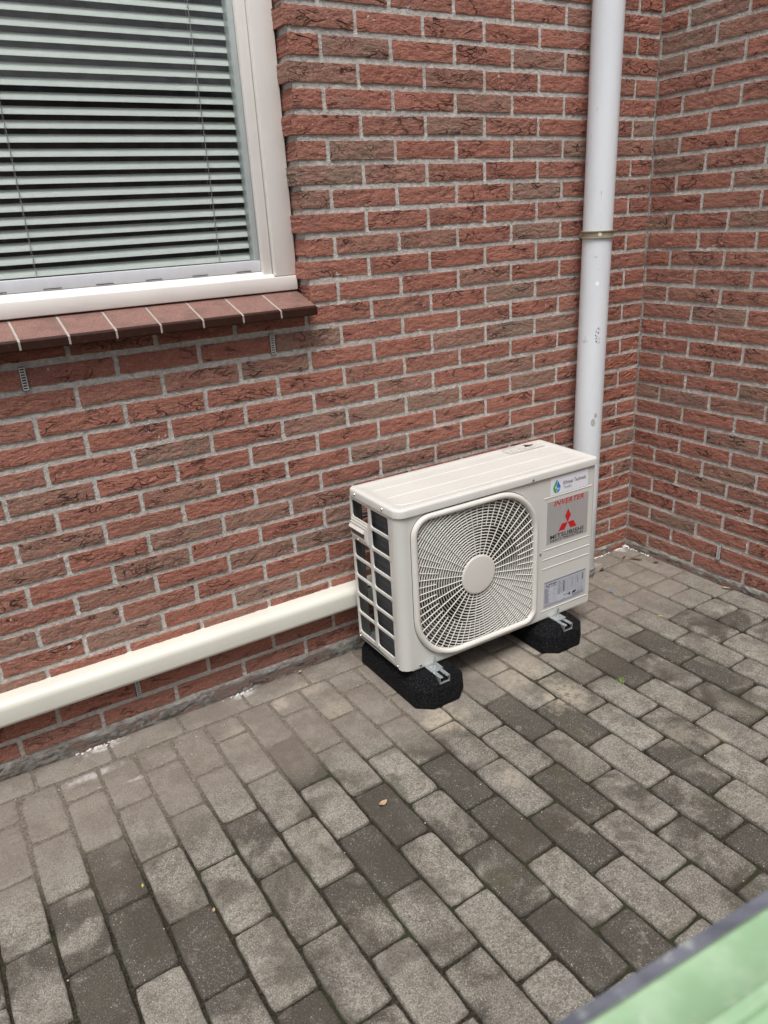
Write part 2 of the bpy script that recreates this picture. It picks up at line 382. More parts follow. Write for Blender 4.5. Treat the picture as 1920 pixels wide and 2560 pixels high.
def paver_mesh(L, W, seed, flush=0):
    """worn concrete block, local x = width W, local y = length L, top at z = 0"""
    r = random.Random(seed); P = []
    nx, ny = 5, 9
    per = [(-W / 2 + W * i / nx, -L / 2) for i in range(nx)] + [(W / 2, -L / 2 + L * i / ny) for i in range(ny)] + \
          [(W / 2 - W * i / nx, L / 2) for i in range(nx)] + [(-W / 2, L / 2 - L * i / ny) for i in range(ny)]
    jit = [(r.uniform(-.0011, .0011), r.uniform(-.0011, .0011)) for _ in per]
    def ring(ins, z, j=1.0):
        out = []
        for (x, y), (a, b) in zip(per, jit):
            sx = (W / 2 - ins) / (W / 2); sy = (L / 2 - ins) / (L / 2)
            cx, cy = x * sx, y * sy
            # knock the corners off
            ex, ey = W / 2 - abs(x), L / 2 - abs(y)
            if ex + ey < .006: cx *= 1 - .0025 / (W / 2); cy *= 1 - .0025 / (L / 2)
            out.append((cx + a * j, cy + b * j, z + r.uniform(-.0002, .0002)))
        return out
    m = MB(); m.loft([ring(0, -.05, .3), ring(.0002, -.0070), ring(.0010, -.0034), ring(.0026, -.0012), ring(.0052, -.0001), ring(.014, .0003, .2)], cap0=False)
    return m.mesh('paver', M_PAVER, True)
FULL = [paver_mesh(.2025, .0985, s) for s in range(8)]
HALF = [paver_mesh(.098, .0985, 20 + s) for s in range(5)]
DARKP = [(-1.147, -.613, .95), (-.518, -.622, .9), (-.732, -.613, .9), (-.514, -.838, .55), (-1.453, -.701, .9), (-1.468, -.86, .7), (-1.055, -.72, .75), (-1.334, -.955, .75),
         (-1.26, -.941, .55), (-1.357, -.647, .3), (-.844, -.923, .35), (-.93, -1.055, .35), (-1.046, -1.122, .5), (-1.487, -.787, .6), (-1.454, -.936, .7), (-1.356, -1.024, .65),
         (-1.546, -1.042, .4), (-1.038, -1.127, .6), (-1.051, -1.298, .7), (-1.546, -1.215, .55), (-1.442, -1.3, .8), (-1.755, -.864, .9), (-1.648, -.673, .9), (-1.569, -.779, .3),
         (-1.58, -1.034, .3), (-2.321, -.581, .85), (-2.306, -.719, .95), (-2.205, -.841, 1), (-2.417, -.793, .9), (-2.411, -.654, .5), (-2.001, -.624, .5), (-1.698, -.688, .9),
         (-1.787, -.833, .95), (-1.9, -.902, .4), (-1.796, -.46, .85), (-2.082, -1.065, .8), (-2.518, -.7, .3)]
slots = []                 # cx, cy, len along y, width, rot
def colx(k, y): return -1.615 + k * .1045 - .02 * (y + 1)
for k in range(-28, 13):
    off = .0965 if k % 2 == 0 else .2005          # alternating half-bond
    ys = [-.1005 if k % 2 != 0 else -.1005]
    y = -(off + .2085) if k % 2 == 0 else -off
    ys += [y - .2085 * i for i in range(0, 16)]
    for a, b in zip(ys, ys[1:]):
        if a < -3.2: break
        cy = (a + b) / 2; x0 = colx(k, cy); x1 = colx(k + 1, cy)
        if k == 12: x1 = -.243
        slots.append(((x0 + x1) / 2, cy, a - b - .0062, (x1 - x0) - .0062, R(1.15)))
edgew = [(-1.998 + .2085 * i) for i in range(-13, 10)]
for a in edgew:
    b = min(a + .2085, -.004)
    if b - a > .03: slots.append(((a + b) / 2, -.050, b - a - .005, .0955, PI / 2))
y = -.102
while y > -3.2:
    slots.append((-.052, y - .104, .2035, .0955, 0)); y -= .2085
y = -.102; i = 0
while y > -3.2:
    slots.append((-.171, y - .051, .0985, .132, 0)); y -= .1035
def cam_uv(P):
    d = Vector(P) - Vector((-2.4148, -2.0187, 1.3597)); c = [sum(CR[i][j] * d[i] for i in range(3)) for j in range(3)]
    if c[1] < .05: return 9, 9
    return c[0] / c[1] * 1879.4 / 960, c[2] / c[1] * 1879.4 / 1280
def inview(P, m=1.04):
    u, v = cam_uv(P); return abs(u) < m and abs(v) < m
stuffm = MB(); npav = 0
for cx, cy, L, W, rz in slots:
    z = gz(cx, cy) + rnd.uniform(-.0012, .0012)
    corners = [(cx + a, cy + b, z) for a in (-.08, 0, .08) for b in (-.1, 0, .1)]
    full = L > .15
    src = rnd.choice(FULL if full else HALF)
    Ls, Ws = (.2025 if full else .098), .0985
    if any(inview(c) for c in corners) and npav < 292:
        o = link('paver', src, pav, (cx, cy, z), (rnd.gauss(0, .0035), rnd.gauss(0, .006), rz + rnd.gauss(0, .003) + (PI if rnd.random() < .5 else 0)))
        o.scale = (W / Ws * rnd.uniform(.985, 1.005), L / Ls * rnd.uniform(.99, 1.003), 1)
        dk = 0
        for (dx, dy, t_) in DARKP:
            if abs(dx - cx) < .05 and abs(dy - cy) < L / 2: dk = max(dk, t_)
        if dk == 0 and cy < -.45: dk = rnd.choice([0, 0, 0, .15, .3])
        o.color = (dk, rnd.random(), 0, 1); npav += 1
    else:
        Mx = Matrix.Translation((cx, cy, z)) @ Matrix.Rotation(rz, 4, 'Z') @ Matrix.Diagonal((W / Ws, L / Ls, 1, 1))
        stuffm.add([Mx @ v.co for v in src.vertices], [tuple(p.vertices) for p in src.polygons])
so_ = stuffm.obj('paver', M_PAVER, pav, smooth=False); so_['kind'] = 'stuff'; so_.color = (0, .5, 0, 0)

# ------------------------------------------------------------------ brick walls
CH, MW, PA = .0625, .2206, .1105
ZT = 1.95
def brick_mesh(L, H, seed, D=.098, flat=False):
    nx, nz = (24 if L > .15 else 12), 8
    V = []; F = []; r = random.Random(seed); ox, oz = r.uniform(0, 90), r.uniform(0, 90)
    def fr(i, k):
        x = -L / 2 + L * i / nx; z = -H / 2 + H * k / nz
        n1 = noise.noise(Vector((x * 26 + ox, z * 60 + oz, .7 * noise.noise(Vector((x * 30, z * 30, seed))))))
        msk = max(0, min(1, .5 + 2.2 * noise.noise(Vector((x * 16 + oz, z * 26, ox)))))
        c = max(0, 1 - abs(n1) / .16) * msk
        e = min(x + L / 2, L / 2 - x, z + H / 2, H / 2 - z)
        y = -.0022 + .0006 * noise.noise(Vector((x * 12 + ox, z * 12, 5))) * 2 + .0036 * c * (1 if e > .001 else .3) + (.0010 if e < .0005 else 0)
        if i in (0, nx): x += r.uniform(-.0013, .0013)
        if k in (0, nz): z += .0011 * noise.noise(Vector((x * 55 + oz, k, seed))) * 2 + r.uniform(-.0004, .0004)
        return (x, y, z)
    for k in range(nz + 1):
        for i in range(nx + 1): V.append(fr(i, k))
    for k in range(nz):
        for i in range(nx):
            a = k * (nx + 1) + i; F.append((a, a + 1, a + nx + 2, a + nx + 1))
    nf = len(F)
    loop = [i for i in range(nx)] + [nx + k * (nx + 1) for k in range(nz)] + [nz * (nx + 1) + nx - i for i in range(nx)] + [(nz - k) * (nx + 1) for k in range(nz)]
    b = len(V); n = len(loop)
    for q in loop: V.append(V[q])
    for q in loop: V.append((V[q][0] * .998, D, V[q][2]))
    for j in range(n):
        k = (j + 1) % n; F.append((b + j, b + n + j, b + n + k, b + k))
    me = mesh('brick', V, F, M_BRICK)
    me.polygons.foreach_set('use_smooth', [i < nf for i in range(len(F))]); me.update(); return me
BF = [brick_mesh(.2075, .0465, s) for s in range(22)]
BH = [brick_mesh(.0985, .0465, 100 + s) for s in range(12)]
MT = {(3,6):0.8,(4,6):0.6,(4,4):0.5,(7,6):0.9,(8,6):1,(8,5):0.5,(9,7):0.7,(6,4):0.8,(5,4):0.7,(11,5):0.6,(11,6):0.4,(19,9):1,(20,10):0.6,(22,10):0.7,(23,9):0.9,(24,9):0.7,(15,7):0.8,(16,7):0.8,(16,8):0.5,(19,7):0.9,(21,6):0.9,(21,9):0.5,(23,8):0.8,(23,7):0.5,(24,6):1,(25,7):0.9,(18,6):0.3,(13,4):0.6,(14,3):1,(14,2):0.5,(16,4):0.6,(16,3):1,(16,2):0.7,(18,5):0.6,(18,3):0.7,(19,3):0.9,(19,5):1,(19,6):0.8,(22,3):0.7,(22,5):0.6,(23,11):0.6,(25,10):0.5,(25,8):0.7,(26,10):0.6,(27,10):1,(27,8):0.9,(28,8):0.5,(28,11):0.8,(26,11):0.6,(7,3):0.8,(7,2):0.8,(9,3):1,(11,3):0.9,(3,3):0.7,(1,2):0.6,(2,0):0.8,(6,0):0.8,(9,1):0.6,(7,1):0.5}
RT = {(1,1):1,(2,0):1,(3,0):0.9,(3,1):0.6,(2,1):0.5,(7,0):0.8,(8,0):0.7,(9,2):0.7,(11,2):0.8,(11,0):0.7,(15,1):0.5,(16,1):0.8,(15,0):0.4,(21,0):0.8,(21,1):0.8,(20,2):0.8,(23,2):0.8,(25,2):0.7,(26,1):0.7,(29,1):0.9,(29,0):0.5,(23,3):0.6,(26,2):0.5,(21,2):0.5}
JW = .0132
XREV = -1.4185                    # edge of the window reveal
WX0 = -3.45                       # far side of the window opening
def grid_face(m, x0, x1, z0, z1, y, side, step=.0065, amp=.0009):
    nx = max(1, int((x1 - x0) / step)); nz = max(1, int((z1 - z0) / step)); V = []; F = []
    for k in range(nz + 1):
        for i in range(nx + 1):
            a = x0 + (x1 - x0) * i / nx; z = z0 + (z1 - z0) * k / nz
            d = y + amp * (noise.noise(Vector((a * 70, z * 70, side * 9))) + .6 * noise.noise(Vector((a * 19, z * 19, side * 5))))
            base = max(0, .0065 - max(0, z) * .22) * max(0, .55 + noise.noise(Vector((a * 11, z * 30, side))) + .5 * noise.noise(Vector((a * 42, z * 90, side)))) if z < .03 else 0
            d -= base
            V.append((a, d, z) if side == 0 else (-d, a, z) if False else ((a, d, z) if side == 0 else (d, a, z)))
    for k in range(nz):
        for i in range(nx):
            a = k * (nx + 1) + i; F.append((a, a + 1, a + nx + 2, a + nx + 1))
    m.add(V, F)
hw = empty('brick_wall', (0, 0, 0))
tag(hw, 'long red brick wall of hand formed bricks with the window set into it', 'wall')
rw = empty('brick_wall', (0, 0, 0))
tag(rw, 'short red brick side wall meeting the window wall at the right-hand corner', 'wall')
def build_wall(root, side, tones, limit):
    cand = []
    for k in range(-16, 36):
        z = ZT - CH * (k - .5)
        if z < -.09: continue
        base = (PA if k % 2 == 0 else PA - MW / 2) if side == 0 else (.2242 if k % 2 == 0 else .1128)
        i = 0
        while True:
            a, b = base + (i - 1) * MW, base + i * MW; i_ = i; i += 1
            if a > (4.4 if side == 0 else 3.2): break
            a = max(a, 0)
            if b - a < .02: continue
            if side == 0 and z > 1.135 and z < 2.55:
                if b > -XREV + .02:
                    if a >= -XREV - .03 and a < -WX0: 
                        if b <= -WX0 + .05 or a < -WX0 - .0: continue
                    elif a < -XREV: b = -XREV + .0062
            cand.append((k, i_, a, b, z))
    vis = []
    for c in cand:
        k, i_, a, b, z = c
        ok = False
        for s in (a + .02, (a + b) / 2, b - .02):
            P = (-s, 0, z) if side == 0 else (0, -s, z)
            if inview(P, 1.03): ok = True
        if side == 0 and z < 1.14 and z > 1.12 : ok = ok
        vis.append(ok)
    # the largest in the picture first
    order = sorted([j for j in range(len(cand)) if vis[j]], key=lambda j: (Vector((-cand[j][2], 0, cand[j][4]) if side == 0 else (0, -cand[j][2], cand[j][4])) - Vector((-2.41, -2.02, 1.36))).length)
    keep = set(order[:limit]); st = MB(); n = 0
    for j, (k, i_, a, b, z) in enumerate(cand):
        gapa = JW / 2 if a > .001 else .0045
        L = b - a - JW / 2 - gapa
        cxx = -(a + gapa + b - JW / 2) / 2
        full = L > .15; src = rnd.choice(BF if full else BH); sL = .2075 if full else .0985
        zz = z + rnd.uniform(-.0012, .0012)
        if side == 0: loc = (cxx, rnd.uniform(-.0012, .0012), zz); rz = 0
        else: loc = (rnd.uniform(-.0012, .0012), cxx, zz); rz = -PI / 2
        flip = rnd.random() < .5 and False
        if j in keep:
            o = link('brick', src, root, loc, (0, rnd.gauss(0, .0035), rz))
            o.scale = (L / sL, 1, rnd.uniform(.97, 1.02))
            tn = tones.get((k, i_), rnd.choice([0, 0, 0, .12, .25]))
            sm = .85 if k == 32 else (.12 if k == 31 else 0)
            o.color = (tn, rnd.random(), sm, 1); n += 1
        else:
            Mx = Matrix.Translation(loc) @ Matrix.Rotation(rz, 4, 'Z') @ Matrix.Diagonal((L / sL, 1, 1, 1))
            st.add([Mx @ v.co for v in src.vertices], [tuple(p.vertices) for p in src.polygons])
    s = st.obj('brick', M_BRICK, root); s['kind'] = 'stuff'; s.color = (0, .4, 0, 0)
    print('WALL', side, 'bricks', n, 'of visible', sum(vis))
build_wall(hw, 0, MT, 298); build_wall(rw, 1, RT, 298)
mm = MB()
grid_face(mm, XREV + .0045, .0, -.12, 2.0, .0020, 0)
grid_face(mm, -2.75, XREV + .004, -.12, 1.13, .0020, 0)
mm.box(XREV + .0045, 0, .0050, .11, -.12, 3.0); mm.box(-4.5, XREV + .002, .0052, .11, -.12, 1.13)
mm.box(-4.5, WX0, .0054, .11, 1.13, 3.0); mm.box(WX0, XREV + .002, .0056, .11, 2.56, 3.0)
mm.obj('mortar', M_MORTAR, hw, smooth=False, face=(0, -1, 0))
mm = MB(); mm2 = MB()
grid_face(mm2, -1.2, 0, -.12, 2.0, .0020, 1)
mm2.box(.0050, .11, -3.3, 0.11, -.12, 3.0)
mm2.obj('mortar', M_MORTAR, rw, smooth=False, face=(-1, 0, 0))
# perpend vents
def vent(root, side, s, z):
    m = MB(); hw_ = .0066; hh = .028
    def bx(a0, a1, d0, d1, z0, z1):
        if side == 0: m.box(s + a0, s + a1, d0, d1, z + z0, z + z1)
        else: m.box(d0, d1, s + a0, s + a1, z + z0, z + z1)
    bx(-hw_, -hw_ + .0018, -.0062, .0, -hh, hh); bx(hw_ - .0018, hw_, -.0062, .0, -hh, hh)
    for i in range(9): bx(-hw_, hw_, -.0060, .0, -hh + i * .0066, -hh + i * .0066 + .0028)
    m.mi = 1; bx(-hw_ - .001, hw_ + .001, -.0022, .0, -hh - .001, hh + .001)
    m.obj('air_vent', [M_VENT, M_BLACK], root)
vent(hw, 0, -1.5497, 1.0437); vent(hw, 0, -2.2083, 1.0437); vent(hw, 0, -2.0925, .1062); vent(rw, 1, -.4450, .1062)

# ------------------------------------------------------------------ window
win = empty('window', (-2.43, .06, 1.15)); tag(win, 'white framed window above the brown tiled sill, blinds behind its glass', 'window')
off = Vector((2.43, -.06, -1.15))
def wobj(m, name, mat, bevel=0, parent=win, smooth=True):
    return m.obj(name, mat, parent, smooth=smooth, bevel=bevel, loc=off)
JR = XREV - .0045
wobj(MB().box(-1.491, JR, .060, .14, 1.2215, 2.55), 'frame_jamb', M_FRAME, .003)
wobj(MB().box(-1.521, -1.4925, .074, .14, 1.2225, 2.55), 'frame_jamb', M_FRAME, .003)
wobj(MB().box(-3.44, -3.37, .060, .14, 1.2215, 2.55), 'frame_jamb', M_FRAME, .003)
wobj(MB().box(-3.44, JR - .001, .057, .14, 1.180, 1.2200), 'frame_rail', M_FRAME, .003)
wobj(MB().box(-3.44, JR - .001, .060, .14, 2.5505, 2.58), 'frame_rail', M_FRAME, .003)
m = MB(); m.loft([[(x, .0625, 1.2203), (x, .088, 1.2360), (x, .135, 1.2365), (x, .135, 1.2203)] for x in (-3.369, -1.4925)])
wobj(m, 'frame_ledge', M_FRAME)
sr = wobj(MB().box(-3.369, -1.5215, .0865, .125, 1.2370, 1.2675), 'glazing_bead', M_ALU, .0015)
wobj(MB().box(-1.5365, -1.5222, .0875, .125, 1.2680, 2.55), 'glazing_bead', simple('grey_green_bead', (.45, .49, .48), .35), .0015)
m = MB()
for i in range(8):
    x = -1.575 - i * .128; m.box(x - .022, x + .022, .0855, .0870, 1.2395, 1.2412)
wobj(m, 'drain_slot', M_BLACK, parent=sr).location = (0, 0, 0)
wobj(MB().box(-3.369, -1.5366, .0980, .1020, 1.2680, 2.55), 'glass_pane', M_GLASS, smooth=False)

sill = empty('window_sill', (-2.4, 0, 1.12)); tag(sill, 'sloping sill of brown glazed tiles with dark front lips beneath the white window', 'sill')
def sill_prof(x, d=0.0):
    return [(x, .075, 1.1795 - d), (x, -.0500, 1.1418 - d), (x, -.0560 + d, 1.1402 - d), (x, -.0596 + d, 1.1370), (x, -.0602 + d, 1.1190), (x, -.0590 + d, 1.1158 + d), (x, -.0440, 1.1150 + d), (x, -.0380, 1.1210), (x, .075, 1.1520)]
soff = Vector((2.4, 0, -1.12))
TJ = [-1.4262 - .1115 * i for i in range(19)]; TJ[0] = -1.4262
for a, b in zip(TJ, TJ[1:]):
    m = MB(); x1 = a - (.0024 if a != TJ[0] else 0); x0 = b + .0024
    if a == TJ[0]: x1 = a + .0
    rings = [sill_prof(x0, .001), sill_prof(x0 + .0015), sill_prof(x1 - .0015), sill_prof(x1, .001)]
    n = len(rings[0]); V = [p for r in rings for p in r]; F = []; FM = []
    for i in range(3):
        for j in range(n):
            k = (j + 1) % n; F.append((i * n + j, i * n + k, (i + 1) * n + k, (i + 1) * n + j)); FM.append(0 if j == 0 else 1)
    F += [tuple(range(n - 1, -1, -1)), tuple(3 * n + j for j in range(n))]; FM += [1, 1]
    me = mesh('tile', V, F, [M_TILE, M_LIP], False, FM)
    o = link('tile', me, sill, soff + Vector((0, 0, rnd.uniform(-.0007, .0007))))
m = MB()
for a in TJ[1:]:
    m.loft([sill_prof(a - .0030, .0012), sill_prof(a + .0030, .0012)])
m.obj('joint_mortar', simple('sandy_joint_mortar', (.36, .325, .285), .95, var=.15, scale=200, bump=.001, bscale=300), sill, loc=soff)

# dark room behind
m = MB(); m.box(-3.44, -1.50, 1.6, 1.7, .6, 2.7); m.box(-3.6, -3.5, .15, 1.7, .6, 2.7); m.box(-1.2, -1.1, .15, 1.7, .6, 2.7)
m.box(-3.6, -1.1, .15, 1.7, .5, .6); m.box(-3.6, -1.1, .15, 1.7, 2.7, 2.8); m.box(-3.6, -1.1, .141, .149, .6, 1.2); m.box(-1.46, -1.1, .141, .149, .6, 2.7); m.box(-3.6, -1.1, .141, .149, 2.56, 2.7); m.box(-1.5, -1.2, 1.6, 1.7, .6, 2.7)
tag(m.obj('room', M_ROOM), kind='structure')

blind = empty('venetian_blind', (-2.4, .13, 2.5)); tag(blind, 'white venetian blind with tilted slats hanging behind the window glass', 'blind')
def slat_mesh():
    V = []; F = []; W = .0255; T = R(50); n = 6; xs = [-.92, -.5, 0, .5, .905]
    for side in (0, 1):
        for x in xs:
            for i in range(n + 1):
                s = i / n - .5; bow = .0022 * (1 - 4 * s * s) + side * .0004
                a, b = s * W, bow
                V.append((x, a * math.cos(T) - b * math.sin(T) , a * math.sin(T) + b * math.cos(T)))
    m_ = n + 1; q = len(xs) * m_
    for side in (0, 1):
        for j in range(len(xs) - 1):
            for i in range(n):
                a = side * q + j * m_ + i; f = (a, a + m_, a + m_ + 1, a + 1); F.append(f if side else f[::-1])
    return mesh('slat', V, F, M_SLAT, True)
SM = slat_mesh()
for i in range(41):
    o = link('slat', SM, blind, (0, rnd.uniform(-.0006, .0006), 1.2775 + i * .0303 - 2.5 + .003), (rnd.gauss(0, .018), rnd.gauss(0, .0009), rnd.gauss(0, .0006)))
for x in (-1.6290, -2.1130, -2.6, -3.1):
    m = MB(); px = 0
    for s in (-.0105, .0105):
        m.box(x + 2.4 - .0006, x + 2.4 + .0006, s - .0006, s + .0006, 1.265 - 2.5, 0)
    for i in range(41):
        z = 1.2775 + i * .0303 - 2.5
        m.box(x + 2.4 - .0022, x + 2.4 - .0010, -.0095, .0095, z - .0015, z - .0005)
        m.box(x + 2.4 - .0012, x + 2.4 + .0014, -.0118, -.0100, z + .001, z + .006)
    m.obj('ladder_cord', M_CORD, blind)

# ------------------------------------------------------------------ downpipe
dp = empty('downpipe', (-.3455, -.072, -.05)); tag(dp, 'white round rain downpipe standing in front of the brick wall beside the corner', 'drainpipe')
dp.rotation_euler = (0, R(.32), 0)
m = MB(); N = 40
def circ(r, z, n=N): return [(r * math.cos(2 * PI * i / n), r * math.sin(2 * PI * i / n), z) for i in range(n)]
m.loft([circ(.0500, .03), circ(.0500, .6), circ(.0500, 1.61), circ(.0500, 1.6185), circ(.0500, 1.6190), circ(.0500, 1.63), circ(.0500, 3.2)])
m.obj('pipe', M_PIPE, dp, smooth=True)
m = MB(); zc = 1.3195
m.loft([circ(.0508, zc - .012), circ(.0560, zc - .0118), circ(.0566, zc - .0100), circ(.0560, zc - .0082), circ(.0530, zc - .0080), circ(.0530, zc + .0080), circ(.0560, zc + .0082), circ(.0566, zc + .0100), circ(.0560, zc + .0118), circ(.0508, zc + .012)], False, False)
cl = m.obj('pipe_clamp', M_CLAMP, dp, smooth=True, face=lambda c: Vector((c.x, c.y, 0)))
a = R(232); MB().cyl((0, 0, 0), .0068, .004, '-y', 14).obj('screw', simple('pale_screw_cap', (.6, .56, .48), .4), cl, smooth=True)
s_ = cl.children[0]; s_.location = (.0525 * math.cos(a), .0525 * math.sin(a), zc); s_.rotation_euler = (0, 0, a + PI / 2)
MB().box(-.012, .012, .045, .072, zc - .006, zc + .006).obj('clamp_bracket', M_CLAMP, cl)
m = MB(); m.loft([circ(.0535, .0), circ(.0535, .040), circ(.0565, .041), circ(.0565, .052), circ(.0530, .053), circ(.0530, .058), circ(.0560, .059), circ(.0560, .066), circ(.0505, .068)], False, False)
m.obj('base_collar', M_COLLAR, dp, smooth=True, face=lambda c: Vector((c.x, c.y, 0)))

# ------------------------------------------------------------------ pipe duct along the wall
pd = empty('pipe_duct', (-2.2, 0, .19)); tag(pd, 'cream plastic pipe duct running low along the brick wall to the outdoor unit', 'duct')
prof = []
for (y, z) in ((0.002, .158), (-.046, .158)): prof.append((y, z))
for i in range(1, 7): a = R(-90 - 15 * i + 0); prof.append((-.046 + .016 * math.cos(a), .174 + .016 * math.sin(a)))
for i in range(0, 8): a = R(180 - 12.86 * i); prof.append((-.038 + .024 * math.cos(a), .209 + .024 * math.sin(a)))
prof += [(-.012, .2335), (-.011, .231), (.002, .231)]
m = MB(); m.loft([[(x + 2.2, y, z - .19) for y, z in prof] for x in (-4.3, -1.12)])
m.obj('duct_cover', M_DUCT, pd, smooth=True)
MB().box(-4.3 + 2.2, -1.12 + 2.2, -.012, .002, .150 - .19, .1575 - .19).obj('duct_base', M_DUCT, pd, bevel=.001)

# ------------------------------------------------------------------ outdoor unit
UW, UD, UH = .776, .271, .528
ac = empty('heat_pump', (-1.3914, -.367, .0725), -.0082)
tag(ac, 'ivory outdoor heat pump unit with round fan grille standing on rubber blocks', 'heat pump')
def rrect(x0, x1, y0, y1, rs, n=8):
    """rounded rectangle, radii order: (x0,y0) (x1,y0) (x1,y1) (x0,y1), counter-clockwise"""
    out = []
    for (cx, cy, sx, sy, a0), r in zip(((x0, y0, 1, 1, 180), (x1, y0, -1, 1, 270), (x1, y1, -1, -1, 0), (x0, y1, 1, -1, 90)), rs):
        for i in range(n + 1):
            a = R(a0 + 90 * i / n); out.append((cx + sx * r + r * math.cos(a), cy + sy * r + r * math.sin(a)))
    return out
GR = (.165, .055, .165, .065)      # bottom-left, bottom-right, top-right, top-left
def gout(ins): return rrect(.0437 + ins, .5262 - ins, .0045 + ins, .4975 - ins, [max(.01, r - ins) for r in GR], 12)
hole = gout(.013)
# casing front with fan opening
m = MB()
u0, u1, t0, t1 = .030, .766, 0.0, .5015
outer = []; cxu, cyt = .285, .25
angs = [(math.atan2(p[1] - cyt, p[0] - cxu), p) for p in hole]
pts = []
for a, p in angs:
    dx, dy = math.cos(a), math.sin(a); s = 1e9
    if dx > 1e-9: s = min(s, (u1 - cxu) / dx)
    if dx < -1e-9: s = min(s, (u0 - cxu) / dx)
    if dy > 1e-9: s = min(s, (t1 - cyt) / dy)
    if dy < -1e-9: s = min(s, (t0 - cyt) / dy)
    pts.append((a, p, (cxu + dx * s, cyt + dy * s)))
for c in ((u0, t0), (u1, t0), (u1, t1), (u0, t1)):
    a = math.atan2(c[1] - cyt, c[0] - cxu)
    best = min(range(len(pts)), key=lambda i: abs(pts[i][0] - a)); pts[best] = (pts[best][0], pts[best][1], c)
n = len(pts); V = [(p[2][0], 0, p[2][1]) for p in pts] + [(p[1][0], 0, p[1][1]) for p in pts] + [(p[1][0], .012, p[1][1]) for p in pts]
F = []
for i in range(n):
    k = (i + 1) % n; F.append((i, k, n + k, n + i)); F.append((n + i, n + k, 2 * n + k, 2 * n + i))
m.add(V, F)
# rounded vertical corners, right flank, underside return
arcL = [(.030 - .030 * math.sin(R(q)), .030 - .030 * math.cos(R(q))) for q in range(0, 91, 10)]
arcR = [(.766 + .010 * math.sin(R(q)), .010 - .010 * math.cos(R(q))) for q in range(0, 91, 15)] + [(.776, .26), (.776, .271), (.70, .271)]
for arc in (arcL, arcR):
    V = []; F = []
    for (u, v) in arc:
        V += [(u, v, 0), (u, v, .5015)]
    for i in range(len(arc) - 1): F.append((2 * i, 2 * i + 1, 2 * i + 3, 2 * i + 2))
    m.add(V, F)
# bottom-left corner is rounded off and the lower edge folds under
m.box(.032, .764, .0012, .014, -.004, .0)
m.box(.772, .7755, .012, .265, -.003, 0.0)
casing = m.obj('casing', M_CASE, ac, smooth=True, face=lambda c: Vector((c.x - .388, c.y - .1355, 0)))
for t_, h_ in ((.4325, .003), (.2530, .003), (.2183, .003), (.1850, .003), (.0285, .003)):
    MB().loft([[(u, .001, t_ - .0028), (u, -.0014, t_ - .0010), (u, -.0014, t_ + .0006), (u, .001, t_ + .0022)] for u in (.550, .761)]).obj('pressed_rib', M_CASE, ac, bevel=.0004)
# lid
def lidring(ins, t_): return [(x, y, t_) for x, y in rrect(-.0035 + ins, .7805 - ins, -.0065 + ins, .274 - ins, [max(.004, r - ins) for r in (.034, .014, .014, .02)], 8)]
m = MB(); m.loft([lidring(.003, .5035), lidring(0, .5035), lidring(0, .5210), lidring(.0012, .5248), lidring(.0042, .5275), lidring(.0085, .5285), lidring(.022, .5285), lidring(.026, .5272), lidring(.05, .5270)])
lid = m.obj('lid', M_CASE, ac, smooth=True)
def ridge(path, w=.0040, h=.0015, z=.5270):
    mm_ = MB(); rings = []
    for i, (x, y) in enumerate(path):
        a = path[max(0, i - 1)]; b = path[min(len(path) - 1, i + 1)]; d = Vector((b[0] - a[0], b[1] - a[1])).normalized(); nn = Vector((-d.y, d.x))
        ww = w * (.35 if i in (0, len(path) - 1) else 1); hh_ = h * (.2 if i in (0, len(path) - 1) else 1)
        rings.append([(x + nn.x * ww * s, y + nn.y * ww * s, z + hh_ * q) for s, q in ((-1, -.1), (-.5, .7), (0, 1), (.5, .7), (1, -.1))])
    mm_.loft(rings, closed=False, cap0=False, cap1=False); o = mm_.obj('lid_ridge', M_CASE, lid, smooth=True); return o
ridge([(.034, .188), (.040, .188), (.742, .190), (.750, .190)])
ridge([(.040, .110), (.046, .110), (.752, .108), (.760, .108)])
ridge([(.030, .062), (.034, .050), (.042, .040), (.056, .035), (.08, .034), (.730, .034), (.738, .034)])
# guard rim around the fan
def gring(ins, v): return [(x, v, t_) for x, t_ in gout(ins)]
m = MB(); m.loft([gring(0, .0015), gring(.0002, -.0035), gring(.0030, -.0085), gring(.0075, -.0112), gring(.0125, -.0115), gring(.0175, -.0085), gring(.0198, -.0035), gring(.0205, .006)], False, False)
m.obj('guard_rim', M_GRILL, ac, smooth=True, face=(0, -1, 0))
m = MB(); m.loft([gring(-.0016, -.0002), gring(.0006, -.0004)], False, False); m.obj('rim_seam', M_BLACK, ac)
# grille rings and spokes
inner = gout(.0188); hu, ht = .2850, .2500
def inside(x, y, poly):
    c = False; j = len(poly) - 1
    for i in range(len(poly)):
        if (poly[i][1] > y) != (poly[j][1] > y) and x < (poly[j][0] - poly[i][0]) * (y - poly[i][1]) / (poly[j][1] - poly[i][1]) + poly[i][0]: c = not c
        j = i
    return c
m = MB()
def fin(pts_, w, v0, v1):
    rings = []
    for i, (x, y) in enumerate(pts_):
        a = pts_[max(0, i - 1)]; b = pts_[min(len(pts_) - 1, i + 1)]; d = Vector((b[0] - a[0], b[1] - a[1])).normalized(); q = Vector((-d.y, d.x)) * w / 2
        rings.append([(x - q.x, v0 + .0008, y - q.y), (x, v0, y), (x + q.x, v0 + .0008, y + q.y), (x + q.x, v1, y + q.y), (x - q.x, v1, y - q.y)])
    m.loft(rings)
rr = .0735
while rr < .30:
    N_ = 120; run = []
    for i in range(N_ + 1):
        a = 2 * PI * i / N_; x, y = hu + rr * math.cos(a), ht + rr * math.sin(a)
        if inside(x, y, inner): run.append((x, y))
        else:
            if len(run) > 2: fin(run, .0020, -.0030, .0025)
            run = []
    if len(run) > 2: fin(run, .0020, -.0030, .0025)
    rr += .00935
